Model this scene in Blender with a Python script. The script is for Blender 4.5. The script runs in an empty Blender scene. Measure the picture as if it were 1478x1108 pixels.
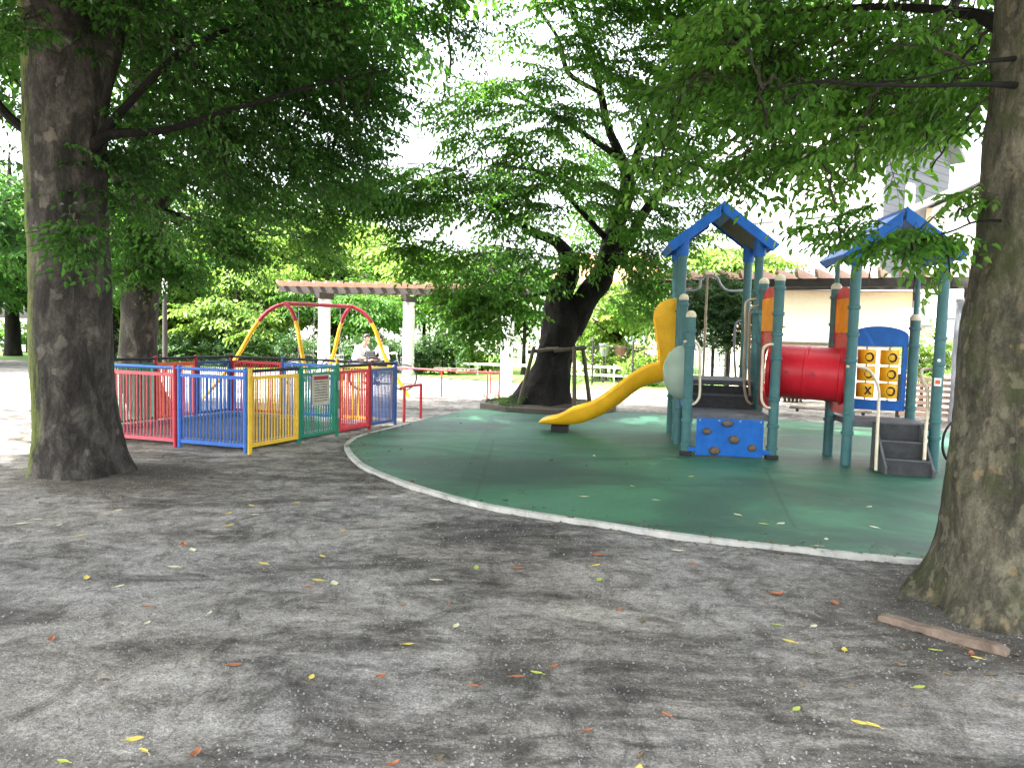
import bpy, math, random
import numpy as np
from mathutils import Vector, Matrix, noise

random.seed(7)
RNG = np.random.default_rng(11)
sc = bpy.context.scene
COL = sc.collection
PI = math.pi

# ------------------------------------------------------------------ camera
FPX, CX, CY = 1110.0, 739.0, 554.0
CAMH = 1.57
PITCH = math.atan(78.0 / FPX)
ROLL = 0.026
_f = Vector((0, math.cos(PITCH), -math.sin(PITCH)))
_u0 = Vector((0, math.sin(PITCH), math.cos(PITCH)))
_r0 = Vector((1, 0, 0))
_r = _r0 * math.cos(ROLL) + _u0 * math.sin(ROLL)
_u = _u0 * math.cos(ROLL) - _r0 * math.sin(ROLL)
CAMP = Vector((0, 0, CAMH))

def ray(px, py):
    return _f + _r * ((px - CX) / FPX) - _u * ((py - CY) / FPX)

def G(px, py, z=0.0):
    """ground point (height z) seen at a photograph pixel"""
    d = ray(px, py)
    return CAMP + d * ((z - CAMH) / d.z)

def P(px, py, Y):
    """point at distance Y seen at a photograph pixel"""
    d = ray(px, py)
    return CAMP + d * (Y / d.y)

cam_d = bpy.data.cameras.new("camera")
cam = bpy.data.objects.new("camera", cam_d)
COL.objects.link(cam)
m = Matrix((_r, _u, -_f)).transposed().to_4x4()
m.translation = CAMP
cam.matrix_world = m
cam_d.sensor_width = 36.0
cam_d.lens = 36.0 * FPX / 1478.0
cam_d.clip_end = 2000
cam_d.clip_start = 0.05
sc.camera = cam

# ------------------------------------------------------------------ light
SUN_EL, SUN_AZ = math.radians(56), math.radians(-110)      # azimuth clockwise from +Y
w = bpy.data.worlds.new("World")
sc.world = w
w.use_nodes = True
wn = w.node_tree
for n in list(wn.nodes): wn.nodes.remove(n)
sky = wn.nodes.new("ShaderNodeTexSky")
sky.sky_type = 'NISHITA'
sky.sun_disc = False
sky.sun_elevation = SUN_EL
sky.sun_rotation = SUN_AZ % (2 * PI)
sky.dust_density = 5.0
sky.air_density = 1.0
bgn = wn.nodes.new("ShaderNodeBackground")
bgn.inputs[1].default_value = 0.15
hs = wn.nodes.new("ShaderNodeHueSaturation")
hs.inputs['Saturation'].default_value = 0.30
won = wn.nodes.new("ShaderNodeOutputWorld")
wn.links.new(sky.outputs[0], hs.inputs['Color'])
wn.links.new(hs.outputs[0], bgn.inputs[0])
wn.links.new(bgn.outputs[0], won.inputs[0])
sun_d = bpy.data.lights.new("sun", 'SUN')
sun_d.energy = 4.6
sun_d.angle = math.radians(0.8)
sun_d.color = (1.0, 0.955, 0.88)
sun = bpy.data.objects.new("sun", sun_d)
COL.objects.link(sun)
sd = Vector((math.sin(SUN_AZ) * math.cos(SUN_EL), math.cos(SUN_AZ) * math.cos(SUN_EL), math.sin(SUN_EL)))
sun.rotation_euler = sd.to_track_quat('Z', 'Y').to_euler()
sun.location = (0, 0, 30)
sc.view_settings.view_transform = 'Standard'
sc.view_settings.look = 'None'
sc.view_settings.exposure = 3.0
sc.view_settings.gamma = 1.0
sc.render.engine = 'CYCLES'
cy = sc.cycles
cy.max_bounces = 7
cy.diffuse_bounces = 4
cy.glossy_bounces = 3
cy.transmission_bounces = 4
cy.transparent_max_bounces = 6
cy.caustics_reflective = False
cy.caustics_refractive = False
cy.sample_clamp_indirect = 6.0
try:
    cy.use_denoising = True
except Exception:
    pass

# ------------------------------------------------------------------ materials
def new_mat(name):
    mt = bpy.data.materials.new(name)
    mt.use_nodes = True
    nt = mt.node_tree
    for n in list(nt.nodes): nt.nodes.remove(n)
    out = nt.nodes.new("ShaderNodeOutputMaterial")
    bs = nt.nodes.new("ShaderNodeBsdfPrincipled")
    nt.links.new(bs.outputs[0], out.inputs[0])
    return mt, nt, bs, out

def N(nt, t, **kw):
    n = nt.nodes.new(t)
    for k, v in kw.items():
        if k in n.inputs: n.inputs[k].default_value = v
        else: setattr(n, k, v)
    return n

def coords(nt, scale=(1, 1, 1), kind='Object'):
    tc = nt.nodes.new("ShaderNodeTexCoord")
    mp = nt.nodes.new("ShaderNodeMapping")
    mp.inputs['Scale'].default_value = scale
    nt.links.new(tc.outputs[kind], mp.inputs[0])
    return mp.outputs[0]

def ramp(nt, src, stops):
    r = nt.nodes.new("ShaderNodeValToRGB")
    e = r.color_ramp.elements
    while len(e) < len(stops): e.new(0.5)
    for i, (p, c) in enumerate(stops):
        e[i].position = p
        e[i].color = (*c, 1) if len(c) == 3 else c
    nt.links.new(src, r.inputs[0])
    return r.outputs[0]

def mix(nt, a, b, fac, mode='MIX'):
    mx = nt.nodes.new("ShaderNodeMix")
    mx.data_type = 'RGBA'
    mx.blend_type = mode
    for sock, v in ((mx.inputs[0], fac), (mx.inputs[6], a), (mx.inputs[7], b)):
        if hasattr(v, 'node'): nt.links.new(v, sock)
        elif isinstance(v, (int, float)): sock.default_value = v
        else: sock.default_value = (*v, 1)
    return mx.outputs[2]

def noi(nt, vec, scale, detail=4, rough=0.6, dist=0.0):
    n = N(nt, "ShaderNodeTexNoise", Scale=scale, Detail=detail, Roughness=rough, Distortion=dist)
    nt.links.new(vec, n.inputs['Vector'])
    return n.outputs['Fac']

def vor(nt, vec, scale, feature='F1', rand=1.0):
    n = nt.nodes.new("ShaderNodeTexVoronoi")
    n.feature = feature
    n.inputs['Scale'].default_value = scale
    n.inputs['Randomness'].default_value = rand
    nt.links.new(vec, n.inputs['Vector'])
    return n

def bump(nt, bs, h, strength=0.3, dist=0.01):
    b = N(nt, "ShaderNodeBump", Strength=strength, Distance=dist)
    nt.links.new(h, b.inputs['Height'])
    nt.links.new(b.outputs[0], bs.inputs['Normal'])
    return b

def paint(name, c, rough=0.35, var=0.18, dirt=(0.12, 0.11, 0.09), dirt_amt=0.25, scale=9.0, metallic=0.0, bmp=0.08):
    """weathered paint / plastic / metal: colour drift, grime specks, uneven gloss"""
    mt, nt, bs, out = new_mat(name)
    v = coords(nt)
    n1 = noi(nt, v, scale, 5, 0.65)
    dark = tuple(x * (1 - var) for x in c)
    lite = tuple(min(1, x * (1 + var) + 0.01) for x in c)
    base = ramp(nt, n1, [(0.3, dark), (0.7, lite)])
    n2 = noi(nt, v, scale * 3.1, 6, 0.75, 0.6)
    msk = ramp(nt, n2, [(0.56, (0, 0, 0)), (0.74, (dirt_amt,) * 3)])
    nt.links.new(mix(nt, base, dirt, msk), bs.inputs['Base Color'])
    rr = N(nt, "ShaderNodeMapRange")
    nt.links.new(n2, rr.inputs[0])
    rr.inputs[3].default_value = max(0.05, rough - 0.1)
    rr.inputs[4].default_value = min(1, rough + 0.3)
    nt.links.new(rr.outputs[0], bs.inputs['Roughness'])
    bs.inputs['Metallic'].default_value = metallic
    bs.inputs['Specular IOR Level'].default_value = 0.30
    bump(nt, bs, n2, bmp, 0.01)
    return mt

def mat_leaf(name, dark, mid, lite, trans, tfac=0.42, rough=0.45):
    mt, nt, bs, out = new_mat(name)
    at = nt.nodes.new("ShaderNodeAttribute"); at.attribute_name = 'rnd'
    c = ramp(nt, at.outputs['Fac'], [(0.0, dark), (0.5, mid), (0.93, lite), (1.0, tuple(min(1, x * 1.3) for x in lite))])
    nt.links.new(c, bs.inputs['Base Color'])
    bs.inputs['Roughness'].default_value = rough
    bs.inputs['Specular IOR Level'].default_value = 0.28
    tr = nt.nodes.new("ShaderNodeBsdfTranslucent")
    tc = mix(nt, c, trans, 0.65)
    nt.links.new(tc, tr.inputs[0])
    ms = nt.nodes.new("ShaderNodeMixShader")
    ms.inputs[0].default_value = tfac
    nt.links.new(bs.outputs[0], ms.inputs[1]); nt.links.new(tr.outputs[0], ms.inputs[2])
    nt.links.new(ms.outputs[0], out.inputs[0])
    return mt

def mat_bark(name, c1, c2, patch, moss_amt=0.0, vscale=1.0, lich=0.5):
    mt, nt, bs, out = new_mat(name)
    bs.inputs['Specular IOR Level'].default_value = 0.25
    v = coords(nt, (1, 1, 0.45), 'Object')
    v2 = coords(nt, (1, 1, 0.8), 'Object')
    n1 = noi(nt, v, 5.5 * vscale, 8, 0.72, 0.5)
    base = ramp(nt, n1, [(0.28, tuple(x * 0.3 for x in c1)), (0.46, c1), (0.62, c2), (0.8, tuple(x * 1.35 for x in c2))])
    nf = noi(nt, v2, 38 * vscale, 8, 0.8)
    base = mix(nt, base, ramp(nt, nf, [(0.3, (0.25, 0.25, 0.25)), (0.7, (1.35, 1.3, 1.25))]), 0.7, 'MULTIPLY')
    # flaked plates showing paler inner bark
    dz = N(nt, "ShaderNodeTexNoise", Scale=4.0, Detail=4.0, Roughness=0.6); nt.links.new(v2, dz.inputs['Vector'])
    v3 = mix(nt, v2, dz.outputs['Color'], 0.22)
    vo = vor(nt, v3, 6.5 * vscale)
    dn = noi(nt, v2, 14, 5, 0.7)
    ad = N(nt, "ShaderNodeMath", operation='MULTIPLY_ADD'); ad.inputs[1].default_value = 0.8
    nt.links.new(dn, ad.inputs[0]); nt.links.new(vo.outputs['Distance'], ad.inputs[2])
    pm = ramp(nt, ad.outputs[0], [(0.62, (1, 1, 1)), (0.72, (0, 0, 0))])
    sel = ramp(nt, vo.outputs['Color'], [(0.54, (0, 0, 0)), (0.62, (lich,) * 3)])
    pcol = ramp(nt, noi(nt, v2, 9, 3), [(0.35, patch[0]), (0.65, patch[1])])
    pk = N(nt, "ShaderNodeMath", operation='MULTIPLY')
    nt.links.new(pm, pk.inputs[0]); nt.links.new(sel, pk.inputs[1])
    base = mix(nt, base, pcol, pk.outputs[0])
    # dark algae streaks
    ds = ramp(nt, noi(nt, coords(nt, (1, 1, 0.22)), 3.4, 6, 0.7, 0.8), [(0.5, (0, 0, 0)), (0.66, (0.75, 0.75, 0.75))])
    base = mix(nt, base, (0.012, 0.014, 0.01), ds)
    if moss_amt == 0 and lich > 0.6:
        gb = ramp(nt, noi(nt, v2, 2.6, 6, 0.75, 1.0), [(0.50, (0, 0, 0)), (0.64, (0.7, 0.7, 0.7))])
        base = mix(nt, base, (0.055, 0.070, 0.022), gb)
        vo2 = vor(nt, mix(nt, v2, dz.outputs['Color'], 0.35), 17.0)
        p2 = ramp(nt, vo2.outputs['Color'], [(0.60, (0, 0, 0)), (0.70, (0.42, 0.42, 0.42))])
        p3 = ramp(nt, vo2.outputs['Distance'], [(0.30, (1, 1, 1)), (0.48, (0, 0, 0))])
        base = mix(nt, base, (0.24, 0.22, 0.15), mix(nt, p2, p3, 1.0, 'MULTIPLY'))
    if moss_amt > 0:
        ge = nt.nodes.new("ShaderNodeNewGeometry")
        sx = nt.nodes.new("ShaderNodeSeparateXYZ"); nt.links.new(ge.outputs['True Normal'], sx.inputs[0])
        mm = N(nt, "ShaderNodeMath", operation='MULTIPLY_ADD'); mm.inputs[1].default_value = -1.0
        mn = noi(nt, v, 4.0, 6, 0.75)
        nt.links.new(sx.outputs[0], mm.inputs[0]); nt.links.new(mn, mm.inputs[2])
        mk = ramp(nt, mm.outputs[0], [(0.0, (0, 0, 0)), (0.92, (0, 0, 0)), (1.0, (moss_amt,) * 3)])
        mm2 = N(nt, "ShaderNodeMath", operation='SUBTRACT'); mm2.inputs[1].default_value = 0.28
        nt.links.new(mm.outputs[0], mm2.inputs[0])
        mk = ramp(nt, mm2.outputs[0], [(0.62, (0, 0, 0)), (0.86, (moss_amt,) * 3)])
        mc = ramp(nt, nf, [(0.3, (0.05, 0.075, 0.012)), (0.7, (0.17, 0.21, 0.035))])
        base = mix(nt, base, mc, mk)
    nt.links.new(base, bs.inputs['Base Color'])
    bs.inputs['Roughness'].default_value = 0.9
    hh = N(nt, "ShaderNodeMath", operation='MULTIPLY_ADD'); hh.inputs[1].default_value = 0.5
    nt.links.new(nf, hh.inputs[0]); nt.links.new(n1, hh.inputs[2])
    hk = N(nt, "ShaderNodeMath", operation='MULTIPLY_ADD'); hk.inputs[1].default_value = -0.35
    nt.links.new(pk.outputs[0], hk.inputs[0]); nt.links.new(hh.outputs[0], hk.inputs[2])
    bump(nt, bs, hk.outputs[0], 0.9, 0.035)
    return mt

def N_div(nt, a, b):
    d = N(nt, "ShaderNodeMath", operation='DIVIDE'); d.inputs[1].default_value = b; nt.links.new(a, d.inputs[0]); return d.outputs[0]
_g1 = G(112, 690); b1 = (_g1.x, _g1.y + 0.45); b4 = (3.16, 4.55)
def mat_gravel():
    mt, nt, bs, out = new_mat("gravel")
    v = coords(nt)
    vs = coords(nt, (0.6, 1.3, 1))
    big = noi(nt, vs, 0.75, 6, 0.66, 1.6)
    mid = noi(nt, vs, 3.2, 7, 0.7, 1.6)
    sm = N(nt, "ShaderNodeMath", operation='MULTIPLY_ADD'); sm.inputs[1].default_value = 0.62
    nt.links.new(mid, sm.inputs[0]); nt.links.new(big, sm.inputs[2])
    c = ramp(nt, sm.outputs[0], [(0.62, (0.045, 0.041, 0.038)), (0.72, (0.092, 0.086, 0.080)), (0.82, (0.180, 0.172, 0.165)), (1.0, (0.27, 0.262, 0.256))])
    scf = noi(nt, coords(nt, (1.5, 1.0, 1)), 1.6, 9, 0.74, 2.2)
    clod = noi(nt, v, 19, 7, 0.75, 0.4)
    c = mix(nt, c, ramp(nt, clod, [(0.34, (0.50, 0.49, 0.48)), (0.50, (1, 1, 1)), (0.66, (1.35, 1.35, 1.35))]), 0.8, 'MULTIPLY')
    c = mix(nt, c, ramp(nt, scf, [(0.40, (0.50, 0.49, 0.47)), (0.50, (1, 1, 1)), (0.62, (1.18, 1.18, 1.2))]), 0.9, 'MULTIPLY')
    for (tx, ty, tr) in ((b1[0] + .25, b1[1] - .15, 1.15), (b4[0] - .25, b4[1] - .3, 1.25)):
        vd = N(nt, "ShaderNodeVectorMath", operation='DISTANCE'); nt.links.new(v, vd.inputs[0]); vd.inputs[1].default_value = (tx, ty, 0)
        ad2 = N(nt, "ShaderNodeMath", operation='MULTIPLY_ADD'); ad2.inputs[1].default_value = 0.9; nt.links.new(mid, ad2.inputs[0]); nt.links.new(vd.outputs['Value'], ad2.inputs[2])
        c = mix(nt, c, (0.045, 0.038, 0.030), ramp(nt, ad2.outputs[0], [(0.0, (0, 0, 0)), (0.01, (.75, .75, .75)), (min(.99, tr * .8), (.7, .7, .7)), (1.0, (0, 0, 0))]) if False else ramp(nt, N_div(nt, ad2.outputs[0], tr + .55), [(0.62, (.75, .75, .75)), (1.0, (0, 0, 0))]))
    # sandy tint
    tint = ramp(nt, noi(nt, v, 0.33, 4, 0.6), [(0.40, (1.16, 1.15, 1.12)), (0.68, (1.26, 1.18, 1.04))])
    c = mix(nt, c, tint, 1.0, 'MULTIPLY')
    fine = noi(nt, v, 75, 6, 0.85)
    c = mix(nt, c, ramp(nt, fine, [(0.36, (0.30, 0.30, 0.30)), (0.64, (1.75, 1.75, 1.75))]), 0.9, 'MULTIPLY')
    vo = vor(nt, v, 85)
    sp = ramp(nt, vo.outputs['Color'], [(0.72, (0, 0, 0)), (0.80, (1, 1, 1))])
    sd_ = ramp(nt, vo.outputs['Distance'], [(0.20, (1, 1, 1)), (0.32, (0, 0, 0))])
    k = N(nt, "ShaderNodeMath", operation='MULTIPLY'); nt.links.new(sp, k.inputs[0]); nt.links.new(sd_, k.inputs[1])
    k2 = N(nt, "ShaderNodeMath", operation='MULTIPLY'); nt.links.new(k.outputs[0], k2.inputs[0])
    nt.links.new(ramp(nt, sm.outputs[0], [(0.66, (0.12, 0.12, 0.12)), (0.9, (0.7, 0.7, 0.7))]), k2.inputs[1])
    c = mix(nt, c, (0.48, 0.47, 0.46), k2.outputs[0])
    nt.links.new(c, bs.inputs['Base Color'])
    bs.inputs['Roughness'].default_value = 0.93
    h = N(nt, "ShaderNodeMath", operation='MULTIPLY_ADD'); h.inputs[1].default_value = 0.25
    hc3 = N(nt, 'ShaderNodeMath', operation='MULTIPLY_ADD'); hc3.inputs[1].default_value = 0.5; nt.links.new(clod, hc3.inputs[0]); nt.links.new(mid, hc3.inputs[2])
    nt.links.new(fine, h.inputs[0]); nt.links.new(hc3.outputs[0], h.inputs[2])
    h2 = N(nt, "ShaderNodeMath", operation='MULTIPLY_ADD'); h2.inputs[1].default_value = 0.12
    nt.links.new(k.outputs[0], h2.inputs[0]); nt.links.new(h.outputs[0], h2.inputs[2])
    bump(nt, bs, h2.outputs[0], 0.9, 0.035)
    return mt

def mat_rubber():
    mt, nt, bs, out = new_mat("green_rubber")
    v = coords(nt)
    big = noi(nt, coords(nt, (0.6, 1.2, 1)), 0.55, 5, 0.6, 0.7)
    c = ramp(nt, big, [(0.38, (0.022, 0.076, 0.050)), (0.47, (0.030, 0.118, 0.066)), (0.56, (0.046, 0.180, 0.096)), (0.72, (0.10, 0.220, 0.145))])
    se = vor(nt, mix(nt, v, N(nt, "ShaderNodeTexNoise", Scale=0.7).outputs['Color'], 0.35), 0.42, 'DISTANCE_TO_EDGE')
    c = mix(nt, c, (0.012, 0.03, 0.024), ramp(nt, se.outputs['Distance'], [(0.0, (0.5, 0.5, 0.5)), (0.006, (0, 0, 0))]))
    se2 = vor(nt, mix(nt, v, N(nt, "ShaderNodeTexNoise", Scale=0.9).outputs['Color'], 0.5), 0.42)
    c = mix(nt, c, ramp(nt, se2.outputs['Color'], [(0.3, (0.60, 0.68, 0.74)), (0.7, (1.35, 1.3, 1.22))]), 0.9, 'MULTIPLY')
    wear = noi(nt, v, 2.3, 6, 0.75, 1.0)
    c = mix(nt, c, (0.14, 0.19, 0.15), ramp(nt, wear, [(0.56, (0, 0, 0)), (0.76, (0.45, 0.45, 0.45))]))
    dk = noi(nt, v, 1.1, 7, 0.72, 0.8)
    c = mix(nt, c, (0.018, 0.030, 0.026), ramp(nt, dk, [(0.58, (0, 0, 0)), (0.76, (0.7, 0.7, 0.7))]))
    fine = noi(nt, v, 70, 6, 0.85)
    c = mix(nt, c, ramp(nt, fine, [(0.3, (0.5, 0.5, 0.5)), (0.7, (1.5, 1.5, 1.5))]), 0.8, 'MULTIPLY')
    nt.links.new(c, bs.inputs['Base Color'])
    bs.inputs['Roughness'].default_value = 0.58
    bs.inputs['Specular IOR Level'].default_value = 0.30
    bump(nt, bs, fine, 0.35, 0.006)
    return mt

def mat_speckle(name, c1, c2, scale=40, rough=0.9, big=1.2, bs_=0.5):
    mt, nt, bs, out = new_mat(name)
    v = coords(nt)
    a = ramp(nt, noi(nt, v, big, 6, 0.65, 0.5), [(0.35, c1), (0.65, c2)])
    f = noi(nt, v, scale, 6, 0.75)
    nt.links.new(mix(nt, a, ramp(nt, f, [(0.3, (0.6, 0.6, 0.6)), (0.7, (1.35, 1.35, 1.35))]), 0.8, 'MULTIPLY'), bs.inputs['Base Color'])
    bs.inputs['Roughness'].default_value = rough
    bump(nt, bs, f, bs_, 0.012)
    return mt

def mat_wood(name, c1, c2, sc_=(1, 1, 1)):
    mt, nt, bs, out = new_mat(name)
    v = coords(nt, sc_)
    n1 = noi(nt, v, 6, 6, 0.7, 1.0)
    nt.links.new(ramp(nt, n1, [(0.3, c1), (0.7, c2)]), bs.inputs['Base Color'])
    bs.inputs['Roughness'].default_value = 0.8
    bump(nt, bs, n1, 0.4, 0.01)
    return mt

def mat_siding(name, c, gap, pitch=0.2):
    mt, nt, bs, out = new_mat(name)
    tc = nt.nodes.new("ShaderNodeTexCoord")
    sp = nt.nodes.new("ShaderNodeSeparateXYZ"); nt.links.new(tc.outputs['Object'], sp.inputs[0])
    dv = N(nt, "ShaderNodeMath", operation='DIVIDE'); dv.inputs[1].default_value = pitch
    nt.links.new(sp.outputs[2], dv.inputs[0])
    fr = N(nt, "ShaderNodeMath", operation='FRACT'); nt.links.new(dv.outputs[0], fr.inputs[0])
    msk = ramp(nt, fr.outputs[0], [(0.0, (1, 1, 1)), (0.09, (1, 1, 1)), (0.12, (0, 0, 0))])
    n1 = noi(nt, coords(nt), 1.7, 6, 0.7)
    cc = ramp(nt, n1, [(0.3, tuple(x * 0.9 for x in c)), (0.7, c)])
    nt.links.new(mix(nt, cc, gap, msk), bs.inputs['Base Color'])
    bs.inputs['Roughness'].default_value = 0.6
    bump(nt, bs, fr.outputs[0], 0.5, 0.02)
    return mt

M = {}
M['gravel'] = mat_gravel()
M['rubber'] = mat_rubber()
M['line'] = paint("white_edging", (0.42, 0.42, 0.39), 0.8, 0.3, (0.11, 0.105, 0.095), 0.9, 4)
M['sand'] = mat_speckle("dark_sand", (0.035, 0.036, 0.040), (0.075, 0.075, 0.080), 60)
M['soil'] = mat_speckle("soil", (0.035, 0.028, 0.020), (0.085, 0.068, 0.050), 45)
M['lawn'] = mat_speckle("lawn", (0.09, 0.20, 0.025), (0.16, 0.30, 0.04), 50)
M['bark_a'] = mat_bark("zelkova_bark", (0.046, 0.042, 0.037), (0.125, 0.115, 0.100), ((0.17, 0.155, 0.13), (0.26, 0.235, 0.19)), 0.9)
M['bark_b'] = mat_bark("flaking_bark", (0.085, 0.080, 0.058), (0.185, 0.172, 0.125), ((0.20, 0.17, 0.10), (0.32, 0.22, 0.12)), 0.0, 1.7, 0.62)
M['bark_c'] = mat_bark("grey_zelkova_bark", (0.046, 0.042, 0.037), (0.125, 0.115, 0.100), ((0.15, 0.13, 0.10), (0.22, 0.19, 0.14)), 0.12)
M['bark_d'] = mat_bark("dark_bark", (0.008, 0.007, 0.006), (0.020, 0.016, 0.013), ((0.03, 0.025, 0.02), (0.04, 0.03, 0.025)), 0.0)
M['twig'] = paint("twig_bark", (0.035, 0.028, 0.020), 0.9, 0.3)
M['leaf_dark'] = mat_leaf("leaves_deep_green", (0.015, 0.050, 0.012), (0.030, 0.094, 0.020), (0.065, 0.160, 0.028), (0.13, 0.36, 0.035), 0.50)
M['leaf_mid'] = mat_leaf("leaves_fresh_green", (0.026, 0.085, 0.012), (0.045, 0.135, 0.018), (0.09, 0.200, 0.026), (0.17, 0.42, 0.03), 0.50)
M['leaf_near'] = mat_leaf("leaves_lit_green", (0.036, 0.110, 0.018), (0.070, 0.185, 0.028), (0.15, 0.28, 0.044), (0.22, 0.50, 0.04), 0.55)  # fresh green raised to stand in for light the overhead leaves block
M['leaf_lime'] = mat_leaf("leaves_sunlit_lime", (0.07, 0.14, 0.025), (0.13, 0.23, 0.035), (0.20, 0.31, 0.05), (0.30, 0.50, 0.06), 0.42)  # sunlit look of the far foliage is mixed into this yellower green
M['leaf_hedge'] = mat_leaf("leaves_hedge", (0.016, 0.045, 0.015), (0.032, 0.085, 0.022), (0.07, 0.14, 0.035), (0.10, 0.22, 0.04), 0.25)
for nm, c in dict(red=(0.56, 0.035, 0.050), blue=(0.045, 0.16, 0.55), yellow=(0.74, 0.47, 0.035), green=(0.008, 0.20, 0.115),
                  navy=(0.035, 0.085, 0.26), crimson=(0.30, 0.012, 0.030), pink=(0.55, 0.10, 0.13), orange=(0.68, 0.13, 0.05)).items():
    M['f_' + nm] = paint("fence_" + nm + "_paint", c, 0.38, 0.12, (0.1, 0.09, 0.08), 0.25, 14)
M['black_rail'] = paint("black_rail_sleeve", (0.018, 0.019, 0.022), 0.5)
M['teal'] = paint("teal_post_paint", (0.045, 0.135, 0.140), 0.42, 0.12, (0.10, 0.12, 0.10), 0.35, 7)
M['pblue'] = paint("blue_plastic", (0.002, 0.105, 0.42), 0.38, 0.14, (0.08, 0.10, 0.14), 0.3, 6)
M['pyellow'] = paint("yellow_plastic", (0.84, 0.45, 0.012), 0.32, 0.10, (0.35, 0.2, 0.05), 0.25, 5)
M['porange'] = paint("amber_plastic", (0.66, 0.25, 0.02), 0.4, 0.12)
M['pred'] = paint("red_plastic", (0.50, 0.008, 0.022), 0.30, 0.12, (0.15, 0.02, 0.02), 0.25, 5)
M['cream'] = paint("cream_coated_steel", (0.62, 0.54, 0.40), 0.4, 0.1, (0.25, 0.2, 0.14), 0.4, 14)
M['beige'] = paint("worn_beige_steel", (0.36, 0.30, 0.21), 0.45, 0.15, (0.12, 0.1, 0.07), 0.4, 14)
M['cap'] = paint("cream_cap", (0.58, 0.52, 0.38), 0.5, 0.12, (0.2, 0.18, 0.12), 0.5, 14)
M['deck'] = paint("grey_deck_coating", (0.085, 0.088, 0.095), 0.55, 0.2, (0.2, 0.2, 0.2), 0.3, 10)
M['step'] = paint("dark_step_coating", (0.028, 0.030, 0.032), 0.5, 0.25, (0.1, 0.1, 0.1), 0.3, 10)
M['hold'] = paint("brown_resin", (0.11, 0.08, 0.055), 0.5, 0.3, (0.2, 0.18, 0.15), 0.5, 20)
M['lining'] = paint("roof_lining", (0.10, 0.085, 0.065), 0.7)
M['steel'] = paint("galvanised_steel", (0.30, 0.31, 0.32), 0.4, 0.15, metallic=0.7)
M['dark_steel'] = paint("dark_iron", (0.012, 0.012, 0.014), 0.5)
M['concrete'] = paint("pale_concrete", (0.56, 0.56, 0.58), 0.8, 0.12, (0.25, 0.24, 0.22), 0.5, 3)
M['concrete_g'] = paint("grey_concrete", (0.20, 0.21, 0.235), 0.8, 0.14, (0.1, 0.1, 0.1), 0.5, 3)
M['slat'] = mat_wood("salmon_brown_timber", (0.36, 0.22, 0.16), (0.50, 0.33, 0.25))
M['beam'] = mat_wood("dark_brown_timber", (0.015, 0.012, 0.011), (0.035, 0.028, 0.025))
M['prop'] = mat_wood("weathered_pole", (0.055, 0.042, 0.030), (0.12, 0.095, 0.07), (1, 1, 0.3))
M['kerb'] = mat_wood("dark_kerb", (0.055, 0.042, 0.036), (0.12, 0.095, 0.080))
M['edge'] = mat_wood("brown_edging", (0.09, 0.065, 0.048), (0.26, 0.19, 0.145))
M['white_wall'] = mat_siding("white_siding", (0.42, 0.42, 0.45), (0.045, 0.045, 0.055), 0.22)
M['shaded_wall'] = mat_siding("shaded_white_siding", (0.13, 0.13, 0.155), (0.05, 0.05, 0.065), 0.24)  # white siding darkened, the shade of the far-from-sun walls put into the colour
M['cream_wall'] = paint("cream_render", (0.76, 0.62, 0.44), 0.85, 0.05)
M['plain_wall'] = paint("white_render", (0.80, 0.79, 0.76), 0.85, 0.05)
M['tile'] = paint("orange_roof_tile", (0.50, 0.25, 0.13), 0.8, 0.15)
M['roofg'] = paint("grey_roofing", (0.22, 0.22, 0.24), 0.7, 0.1)
M['glass'] = paint("window_glass", (0.35, 0.40, 0.45), 0.12, 0.1)
M['lampglass'] = paint("white_lamp_glass", (0.75, 0.75, 0.75), 0.3, 0.05)
M['skin'] = paint("skin", (0.55, 0.33, 0.24), 0.6, 0.06)
M['hair'] = paint("black_hair", (0.012, 0.010, 0.009), 0.5)
M['shirt'] = paint("pale_cotton", (0.66, 0.68, 0.76), 0.9, 0.06)
M['shirt_w'] = paint("white_cotton", (0.78, 0.78, 0.78), 0.9, 0.05)
M['trouser'] = paint("dark_cloth", (0.03, 0.033, 0.05), 0.9)
M['bag'] = paint("black_nylon", (0.020, 0.020, 0.025), 0.7)
M['tyre'] = paint("tyre_rubber", (0.015, 0.015, 0.015), 0.8)
M['pot'] = paint("terracotta_pot", (0.20, 0.10, 0.08), 0.8)
M['stone'] = mat_speckle("small_stones", (0.14, 0.14, 0.14), (0.36, 0.35, 0.34), 30)
M['litter'] = mat_speckle('brown_crumbs', (0.05, 0.035, 0.022), (0.30, 0.22, 0.12), 90, 0.9, 25)
M['fl_yellow'] = paint("fallen_leaf_yellow", (0.62, 0.50, 0.10), 0.6, 0.25, (0.3, 0.2, 0.05), 0.5, 40)
M['fl_green'] = paint("fallen_leaf_green", (0.38, 0.46, 0.08), 0.6, 0.2, (0.3, 0.3, 0.05), 0.5, 40)
M['fl_orange'] = paint("fallen_leaf_rust", (0.34, 0.13, 0.06), 0.7, 0.3, (0.2, 0.08, 0.03), 0.5, 40)
M['fl_pale'] = paint("fallen_leaf_pale", (0.62, 0.58, 0.40), 0.7, 0.2, (0.3, 0.25, 0.15), 0.5, 40)
M['bubble'], nt, bs, out = new_mat("milky_bubble")
bs.inputs['Base Color'].default_value = (0.55, 0.68, 0.58, 1)
bs.inputs['Roughness'].default_value = 0.18
bs.inputs['Transmission Weight'].default_value = 0.45
bs.inputs['IOR'].default_value = 1.2
bump(nt, bs, noi(nt, coords(nt), 12), 0.1, 0.01)

# ------------------------------------------------------------------ mesh helpers
def V(*a): return Vector(a)

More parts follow.
